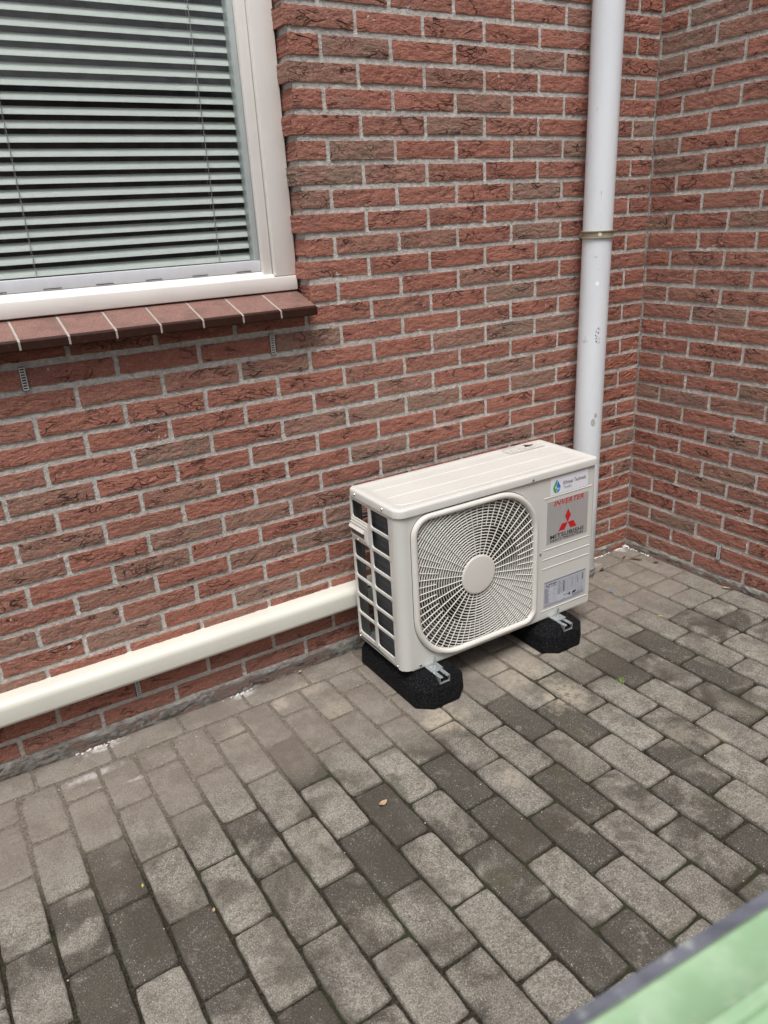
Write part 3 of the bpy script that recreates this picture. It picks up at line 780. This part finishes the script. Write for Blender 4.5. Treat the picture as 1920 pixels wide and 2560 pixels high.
for s in range(60):
    a = R(.8 + 6 * s); r0 = .062 if s % 2 == 0 else .160; r1 = r0
    while inside(hu + (r1 + .004) * math.cos(a), ht + (r1 + .004) * math.sin(a), inner): r1 += .002
    r1 += .003
    fin([(hu + r0 * math.cos(a), ht + r0 * math.sin(a)), (hu + r1 * math.cos(a), ht + r1 * math.sin(a))], .0018, -.0036, .0000)
m.obj('fan_grille', M_GRILL, ac)
def disc(r, v): return [(hu + r * math.cos(2 * PI * i / 48), v, ht + r * math.sin(2 * PI * i / 48)) for i in range(48)]
m = MB(); m.loft([disc(.0645, .004), disc(.0645, -.0045), disc(.0630, -.0058), disc(.058, -.0062)], False, True); m.obj('grille_hub', M_GRILL, ac, smooth=True, face=(0, -1, 0))
# shroud and fan
m = MB(); V = []; F = []; n = 64
for i in range(n):
    a = 2 * PI * i / n; c_, s_2 = math.cos(a), math.sin(a); k = .252 / max(abs(c_), abs(s_2))
    V += [(hu + c_ * k, .030, ht + s_2 * k), (hu + c_ * .212, .030, ht + s_2 * .212), (hu + c_ * .200, .042, ht + s_2 * .200), (hu + c_ * .200, .085, ht + s_2 * .200)]
for i in range(n):
    k = (i + 1) % n
    for q in range(3): F.append((4 * i + q, 4 * k + q, 4 * k + q + 1, 4 * i + q + 1))
m.add(V, F); m.obj('fan_shroud', M_INNER, ac, smooth=True, face=(0, -1, 0))  # casing-coloured part in dark grey: the shade inside is in the colour
m = MB(); m.cyl((hu, .085, ht), .055, .035, '-y', 32)
for b in range(3):
    a0 = R(20 + 120 * b); V = []; F = []; na, nr = 12, 5
    for j in range(nr + 1):
        for i in range(na + 1):
            rr = .05 + .138 * j / nr; a = a0 + R(-10 * j / nr) + R(82) * i / na * (.75 + .25 * j / nr)
            V.append((hu + rr * math.cos(a), .050 + .035 * i / na + .006 * math.sin(PI * j / nr), ht + rr * math.sin(a)))
    for j in range(nr):
        for i in range(na):
            q = j * (na + 1) + i; F.append((q, q + 1, q + na + 2, q + na + 1))
    m.add(V, F)
m.obj('fan', M_FAN, ac, smooth=True)
# coil, bottom pan, rear posts
m = MB(); m.box(.016, .034, .036, .172, .004, .5); m.box(.034, .60, .150, .172, .004, .5); m.box(.60, .604, .012, .172, .004, .5)
m.obj('heat_exchanger', M_COIL, ac)
m = MB(); m.box(.003, .774, .016, .268, -.002, .0035); m.obj('base_pan', M_GALV, ac)
m = MB(); m.box(.001, .026, .2685, .2705, .004, .5); m.box(.026, .030, .250, .2705, .004, .5); m.box(.60, .773, .266, .2705, .004, .5)
for i in range(7): m.box(.030, .60, .2685, .2700, .004 + i * .082, .010 + i * .082)
m.obj('rear_frame', M_INNER, ac)
# left side grille: two columns, seven rows of openings
m = MB(); TH = .0045
def hole_tile(v0, v1, t0_, t1_, hv0, hv1, ht0, ht1, r=.009):
    hp = rrect(hv0, hv1, ht0, ht1, (r, r, r, r), 4); cv, ct = (hv0 + hv1) / 2, (ht0 + ht1) / 2; P = []
    for (v, t_) in hp:
        dx, dy = v - cv, t_ - ct; s = 1e9
        if dx: s = min(s, ((v1 if dx > 0 else v0) - cv) / dx)
        if dy: s = min(s, ((t1_ if dy > 0 else t0_) - ct) / dy)
        P.append([cv + dx * s, ct + dy * s])
    for c in ((v0, t0_), (v1, t0_), (v1, t1_), (v0, t1_)):
        b = min(range(len(P)), key=lambda i: (hp[i][0] - c[0]) ** 2 + (hp[i][1] - c[1]) ** 2); P[b] = list(c)
    n = len(P); V = [(0, a, b) for a, b in P] + [(0, a + .0 * 1, b) for a, b in hp] + [(.0012, a + (.0012 if a < cv else -.0012), b + (.0012 if b < ct else -.0012)) for a, b in hp] + [(TH, a + (.0012 if a < cv else -.0012), b + (.0012 if b < ct else -.0012)) for a, b in hp]
    F = []
    for i in range(n):
        k = (i + 1) % n
        for q in range(3): F.append((q * n + i, q * n + k, (q + 1) * n + k, (q + 1) * n + i))
    m.add(V, F)
PT = .06635
tops = [.4925 - PT * i for i in range(7)]
edges = [.5015] + [(.4925 - PT * i) + .0040 for i in range(1, 7)] + [0.0]
for i, tp in enumerate(tops):
    bt = tp - (PT - .0080) if i < 6 else .0270
    hole_tile(.030, .1555, edges[i + 1], edges[i], .0480, .1495, bt, tp)
    if i != 1: hole_tile(.1555, .271, edges[i + 1], edges[i], .1620, .2620, bt, tp)
m.box(0, .003, .1555, .271, edges[2], edges[1])
m.obj('side_grille', M_CASE, ac, smooth=True, face=(-1, 0, 0))
# carrying handle
hr = MB().box(-.0035, .0, .168, .266, edges[2] + .004, edges[1] - .001).obj('carrying_handle', M_GRILL, ac, bevel=.0012)
MB().box(-.0062, -.0034, .174, .266, .3765, .4215).obj('handle_plate', M_GRILL, hr, bevel=.0015)
mh = MB(); mh.loft([[(-.0060, v, .4130), (-.0120, v, .4040), (-.0115, v, .4015), (-.0060, v, .4010)] for v in (.180, .268)]); mh.obj('handle_lip', M_GRILL, hr)
MB().box(-.0066, -.0060, .182, .262, .3830, .4008).obj('handle_recess', M_INNER, hr)
# screws
def screw(u, v, t_, axis):
    mm_ = MB()
    if axis == 'x': mm_.cyl((u, v, t_), .0042, .0028, '-x', 12, .0032); mm_.mi = 1; mm_.box(u - .0031, u - .0028, v - .003, v + .003, t_ - .0006, t_ + .0006)
    else: mm_.cyl((u, v, t_), .0042, .0028, '-y', 12, .0032); mm_.mi = 1; mm_.box(u - .003, u + .003, v - .0031, v - .0028, t_ - .0006, t_ + .0006)
    mm_.obj('screw', [M_SCREW, M_BLACK], ac)
for v, t_ in ((.2302, .5150), (.0714, .5150)): screw(-.0035, v, t_, 'x')
for v, t_ in ((.2640, .0080), (.0349, .0090)): screw(0, v, t_, 'x')
screw(-.0035, .2255, .3690, 'x')
screw(.4975, -.0065, .5100, 'y')
for u, t_ in ((.5398, .2445), (.0600, .0085)): screw(u, 0, t_, 'y')

# lettering
def text_vf(s, u0, u1, t0_, t1_, bold=0.0, shear=0.0, space=1.0):
    cu = bpy.data.curves.new('lettering', 'FONT'); cu.body = s; cu.offset = bold; cu.shear = shear; cu.space_character = space; cu.resolution_u = 3
    o = bpy.data.objects.new('lettering', cu); COL.objects.link(o)
    bpy.context.view_layer.update()
    me = bpy.data.meshes.new_from_object(o.evaluated_get(bpy.context.evaluated_depsgraph_get()))
    V = [v.co.copy() for v in me.vertices]; F = [tuple(p.vertices) for p in me.polygons]
    bpy.data.objects.remove(o); bpy.data.curves.remove(cu); bpy.data.meshes.remove(me)
    x0, x1 = min(v.x for v in V), max(v.x for v in V); y0, y1 = min(v.y for v in V), max(v.y for v in V)
    return [(u0 + (v.x - x0) / (x1 - x0) * (u1 - u0), t0_ + (v.y - y0) / (y1 - y0) * (t1_ - t0_)) for v in V], F
def flat(m_, P, F, v): m_.add([(a, v, b) for a, b in P], F)
def quad(m_, u0, u1, t0_, t1_, v): m_.add([(u0, v, t0_), (u1, v, t0_), (u1, v, t1_), (u0, v, t1_)], [(0, 1, 2, 3)])
def tobj(m_, name, mat, par): 
    me = m_.mesh(name, mat); return link(name, me, par)
# installer's white sticker
st = MB().box(.5780, .7400, -.0006, -.0001, .4362, .4952).obj('installer_sticker', M_WHITEP, ac)
m = MB(); P, F = text_vf('Klimaat Techniek', .6310, .7310, .4640, .4765, .006); flat(m, P, F, -.0010); tobj(m, 'lettering', M_BLACK, st)
m = MB(); P, F = text_vf('Twello', .6310, .6680, .4490, .4605, -.004); flat(m, P, F, -.0010); tobj(m, 'lettering', M_GREYP, st)
def drop(cx, cy, w_, h_, s0, s1):
    pts_ = []
    for i in range(s0, s1 + 1):
        a = 2 * PI * i / 28; y_ = -math.cos(a); x_ = math.sin(a) * (1 - max(0, y_)) ** .75 if y_ > 0 else math.sin(a)
        pts_.append((cx + x_ * w_ / 2, cy + y_ * h_ / 2 * (1.0 if y_ < 0 else 1.25)))
    return pts_
m = MB(); lp = drop(.6020, .4625, .0290, .0410, 14, 28) + [(.6035, .4560), (.6000, .4660), (.6045, .4740)]
m.add([(a, -.0010, b) for a, b in lp], [tuple(range(len(lp)))]); tobj(m, 'drop_logo', M_GREEN, st)
m = MB(); lp = drop(.6045, .4625, .0290, .0410, 0, 14) + [(.6060, .4750), (.6020, .4660), (.6060, .4570)]
m.add([(a, -.0010, b) for a, b in lp], [tuple(range(len(lp)))]); tobj(m, 'drop_logo', M_BLUE, st)
m = MB(); zz = [(.5990, .4680), (.5945, .4600), (.5975, .4605), (.5950, .4530), (.6015, .4620), (.5985, .4615)]
m.add([(a, -.0013, b) for a, b in zz], [tuple(range(6))])
for a in range(3):
    ca, sa = math.cos(R(60 * a)) * .0048, math.sin(R(60 * a)) * .0048; q = (-sa * .12, ca * .12)
    m.add([(.6105 - ca - q[0], -.0013, .4555 - sa - q[1]), (.6105 + ca - q[0], -.0013, .4555 + sa - q[1]), (.6105 + ca + q[0], -.0013, .4555 + sa + q[1]), (.6105 - ca + q[0], -.0013, .4555 - sa + q[1])], [(0, 1, 2, 3)])
tobj(m, 'drop_emblem', M_WHITEP, st)
# silver brand plate
st = MB().box(.5655, .7460, -.0006, -.0001, .2695, .4170).obj('brand_plate', M_SILVER, ac)
m = MB(); P, F = text_vf('INVERTER', .5925, .7240, .3975, .4145, .020, .28, 1.08); flat(m, P, F, -.0010); tobj(m, 'lettering', M_REDP, st)
m = MB(); a_ = .0268; apx = (.6563, .3290); 
def rhomb(ang):
    d1 = Vector((math.cos(R(ang - 30)), math.sin(R(ang - 30)))) * a_; d2 = Vector((math.cos(R(ang + 30)), math.sin(R(ang + 30)))) * a_; o_ = Vector(apx)
    q = [o_, o_ + d1, o_ + d1 + d2, o_ + d2]; m.add([(p.x, -.0010, p.y) for p in q], [(0, 1, 2, 3)])
for ang in (90, 210, 330): rhomb(ang)
tobj(m, 'three_diamond_emblem', M_REDP, st)
m = MB(); P, F = text_vf('MITSUBISHI', .5808, .7282, .2840, .2985, .018, 0, 1.08); flat(m, P, F, -.0010); tobj(m, 'lettering', M_BLACK, st)
m = MB(); P, F = text_vf('HEAVY INDUSTRIES', .5810, .7280, .2735, .2825, .010, 0, 1.08); flat(m, P, F, -.0010); tobj(m, 'lettering', M_BLACK, st)
# rating plate
st = MB().box(.5600, .7490, -.0006, -.0001, .0390, .1345).obj('rating_plate', M_PLATE, ac)
m = MB(); P, F = text_vf('MITSUBISHI', .5790, .6160, .1180, .1235, .03); flat(m, P, F, -.0010)
P, F = text_vf('HEAVY INDUSTRIES', .5740, .6140, .1115, .1150, .02); flat(m, P, F, -.0010)
apx = (.5715, .1195); a_ = .0042
for ang in (90, 210, 330): rhomb(ang)
tobj(m, 'lettering', M_BLACK, st); m = MB(); P, F = text_vf('CE', .6500, .6580, .0590, .0640, .02); flat(m, P, F, -.0010)
m.add([(.6700, -.0010, .0560), (.6820, -.0010, .0560), (.6760, -.0010, .0680)], [(0, 1, 2)])
quad(m, .6640, .6675, .0590, .0640, -.0010); quad(m, .6500, .6525, .0450, .0500, -.0010)
m.add([(.6870, -.0010, .0570), (.7040, -.0010, .0575), (.7080, -.0010, .0660), (.6930, -.0010, .0650)], [(0, 1, 2, 3)])
for u in (.7130, .7290): quad(m, u, u + .0105, .0580, .0588, -.0010); quad(m, u, u + .0105, .0668, .0676, -.0010); quad(m, u, u + .0009, .058, .0676, -.0010); quad(m, u + .0096, u + .0105, .058, .0676, -.0010)
tobj(m, 'symbols', M_BLACK, st)
m = MB()
for i in range(22):
    t_ = .1085 - i * .0026; L_ = rnd.uniform(.012, .028)
    quad(m, .5630, .5630 + L_, t_, t_ + .0011, -.0010); 
    if i % 2: quad(m, .6020, .6020 + rnd.uniform(.004, .007), t_, t_ + .0011, -.0010)
    if i % 3 == 0: quad(m, .6125, .6165, t_, t_ + .0012, -.0010)
for i in range(11):
    quad(m, .6215, .7430, .1225 - i * .0050, .1225 - i * .0050 + .0005, -.0010)
for u in (.6215, .6400, .6555, .6665, .6770, .6900, .7040, .7160, .7300): quad(m, u, u + .0006, .0715, .1230, -.0010)
quad(m, .6450, .6530, .0760, .1180, -.0011); quad(m, .7330, .7395, .0960, .1230, -.0011); quad(m, .7110, .7135, .0900, .1180, -.0011); quad(m, .6860, .6880, .0820, .1180, -.0011)
for i in range(10): quad(m, .6240, .6240 + rnd.uniform(.008, .013), .1185 - i * .0050, .1185 - i * .0050 + .0014, -.0010)
quad(m, .5620, .7470, .1285, .1320, -.0010)
for i in range(3): quad(m, .5630, .5630 + (.165, .12, .06)[i], .0420 + i * .0028, .0420 + i * .0028 + .0010, -.0010)
for i in range(5): quad(m, .6880, .7440, .0455 + i * .0022, .0455 + i * .0022 + .0009, -.0010)
for (u0, u1, t0_, t1_) in ((.5600, .7490, .0390, .0397), (.5600, .7490, .1338, .1345), (.5600, .5607, .0390, .1345), (.7483, .7490, .0390, .1345)): quad(m, u0, u1, t0_, t1_, -.0011)
tobj(m, 'fine_print', M_GREYP, st)
# faint safety sticker on the lid
m = MB(); m.box(.585, .735, .200, .266, .5286, .5288); ss = m.obj('safety_sticker', simple('clear_sticker', (.60, .58, .54), .35, var=.01), lid)
def lquad(m_, pts_): m_.add([(a, b, .5291) for a, b in pts_], [tuple(range(len(pts_)))])
m = MB()
for cx in (.612, .648): 
    for p, q in (((cx - .012, .210), (cx, .236)), ((cx, .236), (cx + .012, .210)), ((cx - .012, .211), (cx + .012, .211))):
        d = Vector((q[0] - p[0], q[1] - p[1])).normalized(); nn = (-d.y * .0012, d.x * .0012)
        lquad(m, [(p[0] - nn[0], p[1] - nn[1]), (q[0] - nn[0], q[1] - nn[1]), (q[0] + nn[0], q[1] + nn[1]), (p[0] + nn[0], p[1] + nn[1])])
for i in range(4): lquad(m, [(.594, .250 + i * .004), (.594 + rnd.uniform(.05, .07), .250 + i * .004), (.655, .2515 + i * .004), (.594, .2515 + i * .004)])
for i in range(3): lquad(m, [(.66, .206 + i * .005), (.70, .206 + i * .005), (.70, .2072 + i * .005), (.66, .2072 + i * .005)])
link('warning_triangle', m.mesh('warning_triangle', M_LGREY), ss)
m = MB(); lquad(m, [(.670, .232), (.690, .226), (.706, .232), (.716, .236), (.712, .241), (.702, .240), (.690, .252), (.676, .250), (.684, .242)])
link('hand_symbol', m.mesh('hand_symbol', M_BLACK), ss)

# ------------------------------------------------------------------ rubber blocks
def block(cx, cy0, label):
    gzv = gz(cx, -.25); root = empty('rubber_block', (cx, -.25, gzv)); tag(root, label, 'support block', 'rubber blocks under the heat pump')
    def ring(hw_, yf_, yr, c, z):
        return [(-hw_ + c, yf_, z), (hw_ - c, yf_, z), (hw_, yf_ + c * .85, z), (hw_, yr - c * .85, z), (hw_ - c, yr, z), (-hw_ + c, yr, z), (-hw_, yr - c * .85, z), (-hw_, yf_ + c * .85, z)]
    H_ = .0615 - gzv
    m = MB(); m.loft([ring(.0915, -.197, .200, .045, .001), ring(.0925, -.198, .200, .045, .010), ring(.0905, -.196, .198, .045, .060), ring(.062, -.172, .180, .036, H_ - .002), ring(.055, -.166, .172, .032, H_)])
    b = m.obj('rubber_body', M_RUB, root, bevel=.0035)
    z1_ = H_ + .0018; z0_ = z1_ - .022
    m = MB(); x0, x1, yf_, yr = -.0185, .0185, -.1900, .17; t_ = .0022
    m.box(x0, x1, yf_, yr, z0_, z0_ + t_); m.box(x0, x0 + t_, yf_, yr, z0_ + t_, z1_); m.box(x1 - t_, x1, yf_, yr, z0_ + t_, z1_)
    m.box(x0 + t_, x0 + .0125, yf_, yr, z1_ - t_, z1_); m.box(x1 - .0125, x1 - t_, yf_, yr, z1_ - t_, z1_)
    m.mi = 1; m.box(x0 + .0126, x1 - .0126, yf_ + .03, yr - .02, z0_ + t_ + .0005, z0_ + t_ + .002)
    r_ = m.obj('mounting_rail', [M_GALV, M_BLACK], root)
    for yb in (-.139, .10):
        m = MB(); m.loft([[(x, y, z1_ + .0002 + q) for x, y in rrect(-.022, .022, yb - .017, yb + .020, (.012,) * 4, 4)] for q in (0, .0028)]); m.obj('clamp_plate', M_GALV, root)
        m = MB(); m.cyl((0, yb, z1_ + .003), .0125, .0018, 'z', 20); m.cyl((0, yb, z1_ + .0048), .0085, .0070, 'z', 6); m.cyl((0, yb, z1_ + .0118), .0042, .0300, 'z', 12)
        for i in range(14): m.cyl((0, yb, z1_ + .013 + i * .002), .0046, .0009, 'z', 12)
        m.obj('bolt', M_GALV, root, smooth=True)
    # cement the block's feet of the unit: steel foot strip under the casing
    return root
block(-1.2925, 0, 'black rubber block under the left end of the heat pump, below its side grille')
block(-.7810, 0, 'black rubber block under the right end of the heat pump, below its rating plate')
for u in (.098, .610):
    MB().box(u - .022, u + .022, -.034, .20, -.0068, -.0042).obj('mounting_foot', M_GALV, ac)

# ------------------------------------------------------------------ wheelie bin close to the camera
wb = empty('wheelie_bin', (-2.205, -2.10, -.034), R(-4.3)); tag(wb, 'dusty green lidded waste bin with dark grey rim at the lower right, close by', 'waste bin')
def br(w_, d_, z, r): return [(x, y, z) for x, y in rrect(-w_, w_, -d_, d_, (r,) * 4, 5)]
m = MB(); m.loft([br(.19, .18, .12, .04), br(.225, .245, .98, .04)]); m.obj('body', M_BINB, wb, smooth=True)
m = MB(); m.loft([br(.226, .246, .975, .04), br(.238, .2555, .978, .045), br(.240, .2565, .990, .045), br(.240, .2565, 1.024, .045), br(.237, .2540, 1.031, .045), br(.230, .2425, 1.033, .04), br(.227, .2405, 1.026, .04)]); m.obj('rim', M_BINB, wb, smooth=True)
m = MB()
for yy in (.205, .150, .09): m.loft([[(-.2 , yy - .006, 1.040), (-.2, yy - .003, 1.0555), (-.2, yy + .003, 1.0555), (-.2, yy + .006, 1.040)], [(.2 , yy - .006, 1.040), (.2, yy - .003, 1.0555), (.2, yy + .003, 1.0555), (.2, yy + .006, 1.040)]])
m.loft([br(.2355, .2440, 1.0335, .04), br(.2355, .2440, 1.037, .04), br(.231, .2400, 1.042, .04), br(.215, .2180, 1.044, .04), br(.208, .2110, 1.050, .04), br(.190, .190, 1.0525, .04), br(.182, .182, 1.0500, .04)]); m.obj('lid', M_BING, wb, smooth=True)
for s in (-1, 1): MB().cyl((s * .2 + (.03 if s > 0 else 0), -.20, .10), .10, .05, '-x', 24).obj('wheel', M_BLACK, wb, smooth=True)
wb.location.z = -.034

# ------------------------------------------------------------------ unseen shed added as the dark surface the glass mirrors; also cuts low sky light
fe = empty('unseen_shed', (-1.5, -5.0, -.1)); tag(fe, 'dark boarded shed with slate roof, unseen, added across the yard for the window to mirror', 'shed')
bmsh = MB().box(-.073, .073, -.012, .012, 0, 2.6).mesh('board', M_WOOD)
for i in range(50):
    link('board', bmsh, fe, (-4.2 + i * .155, rnd.uniform(-.008, .008), rnd.uniform(-.01, .01)))
MB().box(-4.3, 3.5, -.10, .02, .02, 2.55).obj('wall', M_WOOD, fe)
m = MB(); m.loft([[(x, .22, 2.52), (x, .22, 2.60), (x, -2.6, 4.35), (x, -2.6, 4.25)] for x in (-4.4, 3.6)])
m.obj('roof', simple('dark_roof_slate', (.16, .16, .165), .7, var=.4, scale=9), fe)

# ------------------------------------------------------------------ small things lying about
def leaf(name, x, y, L, W, mat, rz, label, cat='leaf', curl=.3, group=None, z=None):
    V = []; F = []; n = 6
    for i in range(n + 1):
        s = i / n; ww = W / 2 * math.sin(PI * min(1, s * .92 + .06)) ** .8; zc_ = curl * L * (s - .5) ** 2 + .0008
        V += [(L * (s - .5), -ww, zc_ + ww * .5 + .0007 * math.sin(i * 2)), (L * (s - .5), 0, zc_), (L * (s - .5), ww, zc_ + ww * .6)]
    for i in range(n):
        a = 3 * i; F += [(a, a + 3, a + 4, a + 1), (a + 1, a + 4, a + 5, a + 2)]
    o = link(name, mesh(name, V, F, mat, True), None, (x, y, (gz(x, y) if z is None else z) + .0012), (0, 0, R(rz))); tag(o, label, cat, group); return o
leaf('fallen_leaf', -1.6744, -.6895, .026, .014, M_LEAF, 10, 'small tan curled leaf lying on a dark paver in the open middle', curl=.8)
leaf('fallen_leaf', -.0777, -.1249, .052, .012, M_LEAFB, -60, 'long brown curled leaf on the pavers closest to the wall corner', curl=.5)
leaf('fallen_leaf', -.1007, -.0815, .034, .008, M_LEAFB, 20, 'thin dark leaf stalk near the inner corner of the walls', curl=.4)
leaf('fallen_leaf', -.256, -.1046, .028, .014, M_LEAFB, 30, 'rust brown leaf at the foot of the white downpipe', curl=.8)
leaf('fallen_leaf', -.0391, -.195, .022, .012, M_LEAFB, -20, 'small brown leaf beside the foot of the short side wall', curl=.6)
leaf('fallen_leaf', -1.5817, -.0153, .016, .010, M_LEAF, 40, 'tiny orange leaf at the wall foot left of the heat pump', curl=.8)
leaf('fallen_leaf', -.022, -.5038, .030, .012, M_LEAF, 120, 'light brown leaf against the foot of the right-hand wall', curl=.6)
leaf('fallen_leaf', -.3747, -.4889, .020, .005, M_YEL, -50, 'thin straw coloured leaf in the joint right of the heat pump', curl=.2)
leaf('fallen_leaf', -.3034, -.1549, .013, .005, M_YEL, 10, 'bright yellow scrap of leaf in front of the downpipe', curl=.2)
leaf('fallen_leaf', -2.1494, -.7469, .012, .006, M_LEAF, 70, 'tiny tan leaf on the joint between pavers at lower left', curl=.5)
leaf('fallen_leaf', -2.2627, -.5893, .012, .005, M_YEL, 80, 'tiny yellow green leaf on the paving at far left', curl=.3)
def bit(x, y, rz, label):
    o = MB().box(-.0065, .0065, -.0022, .0022, 0, .0016).obj('plastic_scrap', M_BLUEPL, None, bevel=.0004); o.location = (x, y, gz(x, y) + .0012); o.rotation_euler = (0, .05, R(rz)); tag(o, label, 'litter')
bit(-.3686, -.2558, -60, 'bright blue plastic scrap on the pavers, the one nearer the downpipe')
bit(-.393, -.3344, -25, 'bright blue plastic scrap on the pavers, the one farther from the walls')
def lump(m_, x, y, z, r):
    n = 7; rings = []
    for k, (rr_, zz_) in enumerate(((1, 0), (.85, .35), (.4, .6))):
        rings.append([(x + r * rr_ * math.cos(2 * PI * i / n) * rnd.uniform(.75, 1.2), y + r * rr_ * math.sin(2 * PI * i / n) * rnd.uniform(.75, 1.2), z + r * zz_ * rnd.uniform(.7, 1.1)) for i in range(n)])
    m_.loft(rings, cap0=False)
m = MB()
for i in range(70):
    s = rnd.random() ** 1.3 * .30; r = rnd.uniform(.0012, .0042); lump(m, -s, -.004 - abs(rnd.gauss(0, .004)), gz(-s, 0) - .001, r)
for i in range(35):
    s = rnd.random() ** 1.5 * .16; r = rnd.uniform(.0012, .004); lump(m, -.004 - abs(rnd.gauss(0, .004)), -s, gz(0, -s) - .001, r)
for i in range(14): lump(m, -.012 + rnd.gauss(0, .006), -.012 + rnd.gauss(0, .006), gz(0, 0) + .001, rnd.uniform(.003, .006))
for cx in (-2.22, -1.79):
    for i in range(26): lump(m, cx + rnd.gauss(0, .035), -.005 - abs(rnd.gauss(0, .004)), gz(cx, 0) - .001, rnd.uniform(.0015, .005))
o = m.obj('mortar_crumbs', M_WHITEM); tag(o, 'white mortar crumbs strewn along the foot of the brick walls', 'mortar crumbs', kind='stuff')
m = MB()
for i in range(240):
    x = rnd.uniform(-2.5, -.02); y = -abs(rnd.gauss(0, .12)) - .003 if i < 110 else rnd.uniform(-1.45, -.02); lump(m, x, y, gz(x, y) - .0006, rnd.uniform(.0008, .0022))
o = m.obj('grit', simple('pale_grit', (.50, .46, .40), .9, var=.3, scale=300)); tag(o, 'pale grit scattered over the pavers', 'grit', kind='stuff')
m = MB()
for i in range(16):
    a = rnd.uniform(0, 2 * PI); L_ = rnd.uniform(.010, .022); lean = rnd.uniform(.2, .9); x, y = rnd.gauss(0, .004), rnd.gauss(0, .004)
    px, py = -math.sin(a) * .0016, math.cos(a) * .0016; ex, ey = x + math.cos(a) * L_ * lean, y + math.sin(a) * L_ * lean; ez = L_ * (1 - lean * .5)
    m.add([(x - px * .3, y - py * .3, 0), (x + px * .3, y + py * .3, 0), ((x + ex) / 2 + px, (y + ey) / 2 + py, ez * .75), (ex, ey, ez), ((x + ex) / 2 - px, (y + ey) / 2 - py, ez * .75)], [(0, 1, 2, 3, 4)])
o = m.obj('weed', M_GRASS); o.location = (-.7919, -.682, gz(-.79, -.68) - .005); tag(o, 'small green weed sprouting from a paver joint right of the heat pump', 'weed')
m = MB(); m.cyl((0, 0, 0), .0016, .018, '-x', 8); m.cyl((-.018, 0, 0), .0042, .0016, '-x', 10)
o = m.obj('nail', M_BLACK); o.location = (.002, -.5535, 1.2465); tag(o, 'rusty dark nail sticking out of the right-hand brick wall', 'nail')
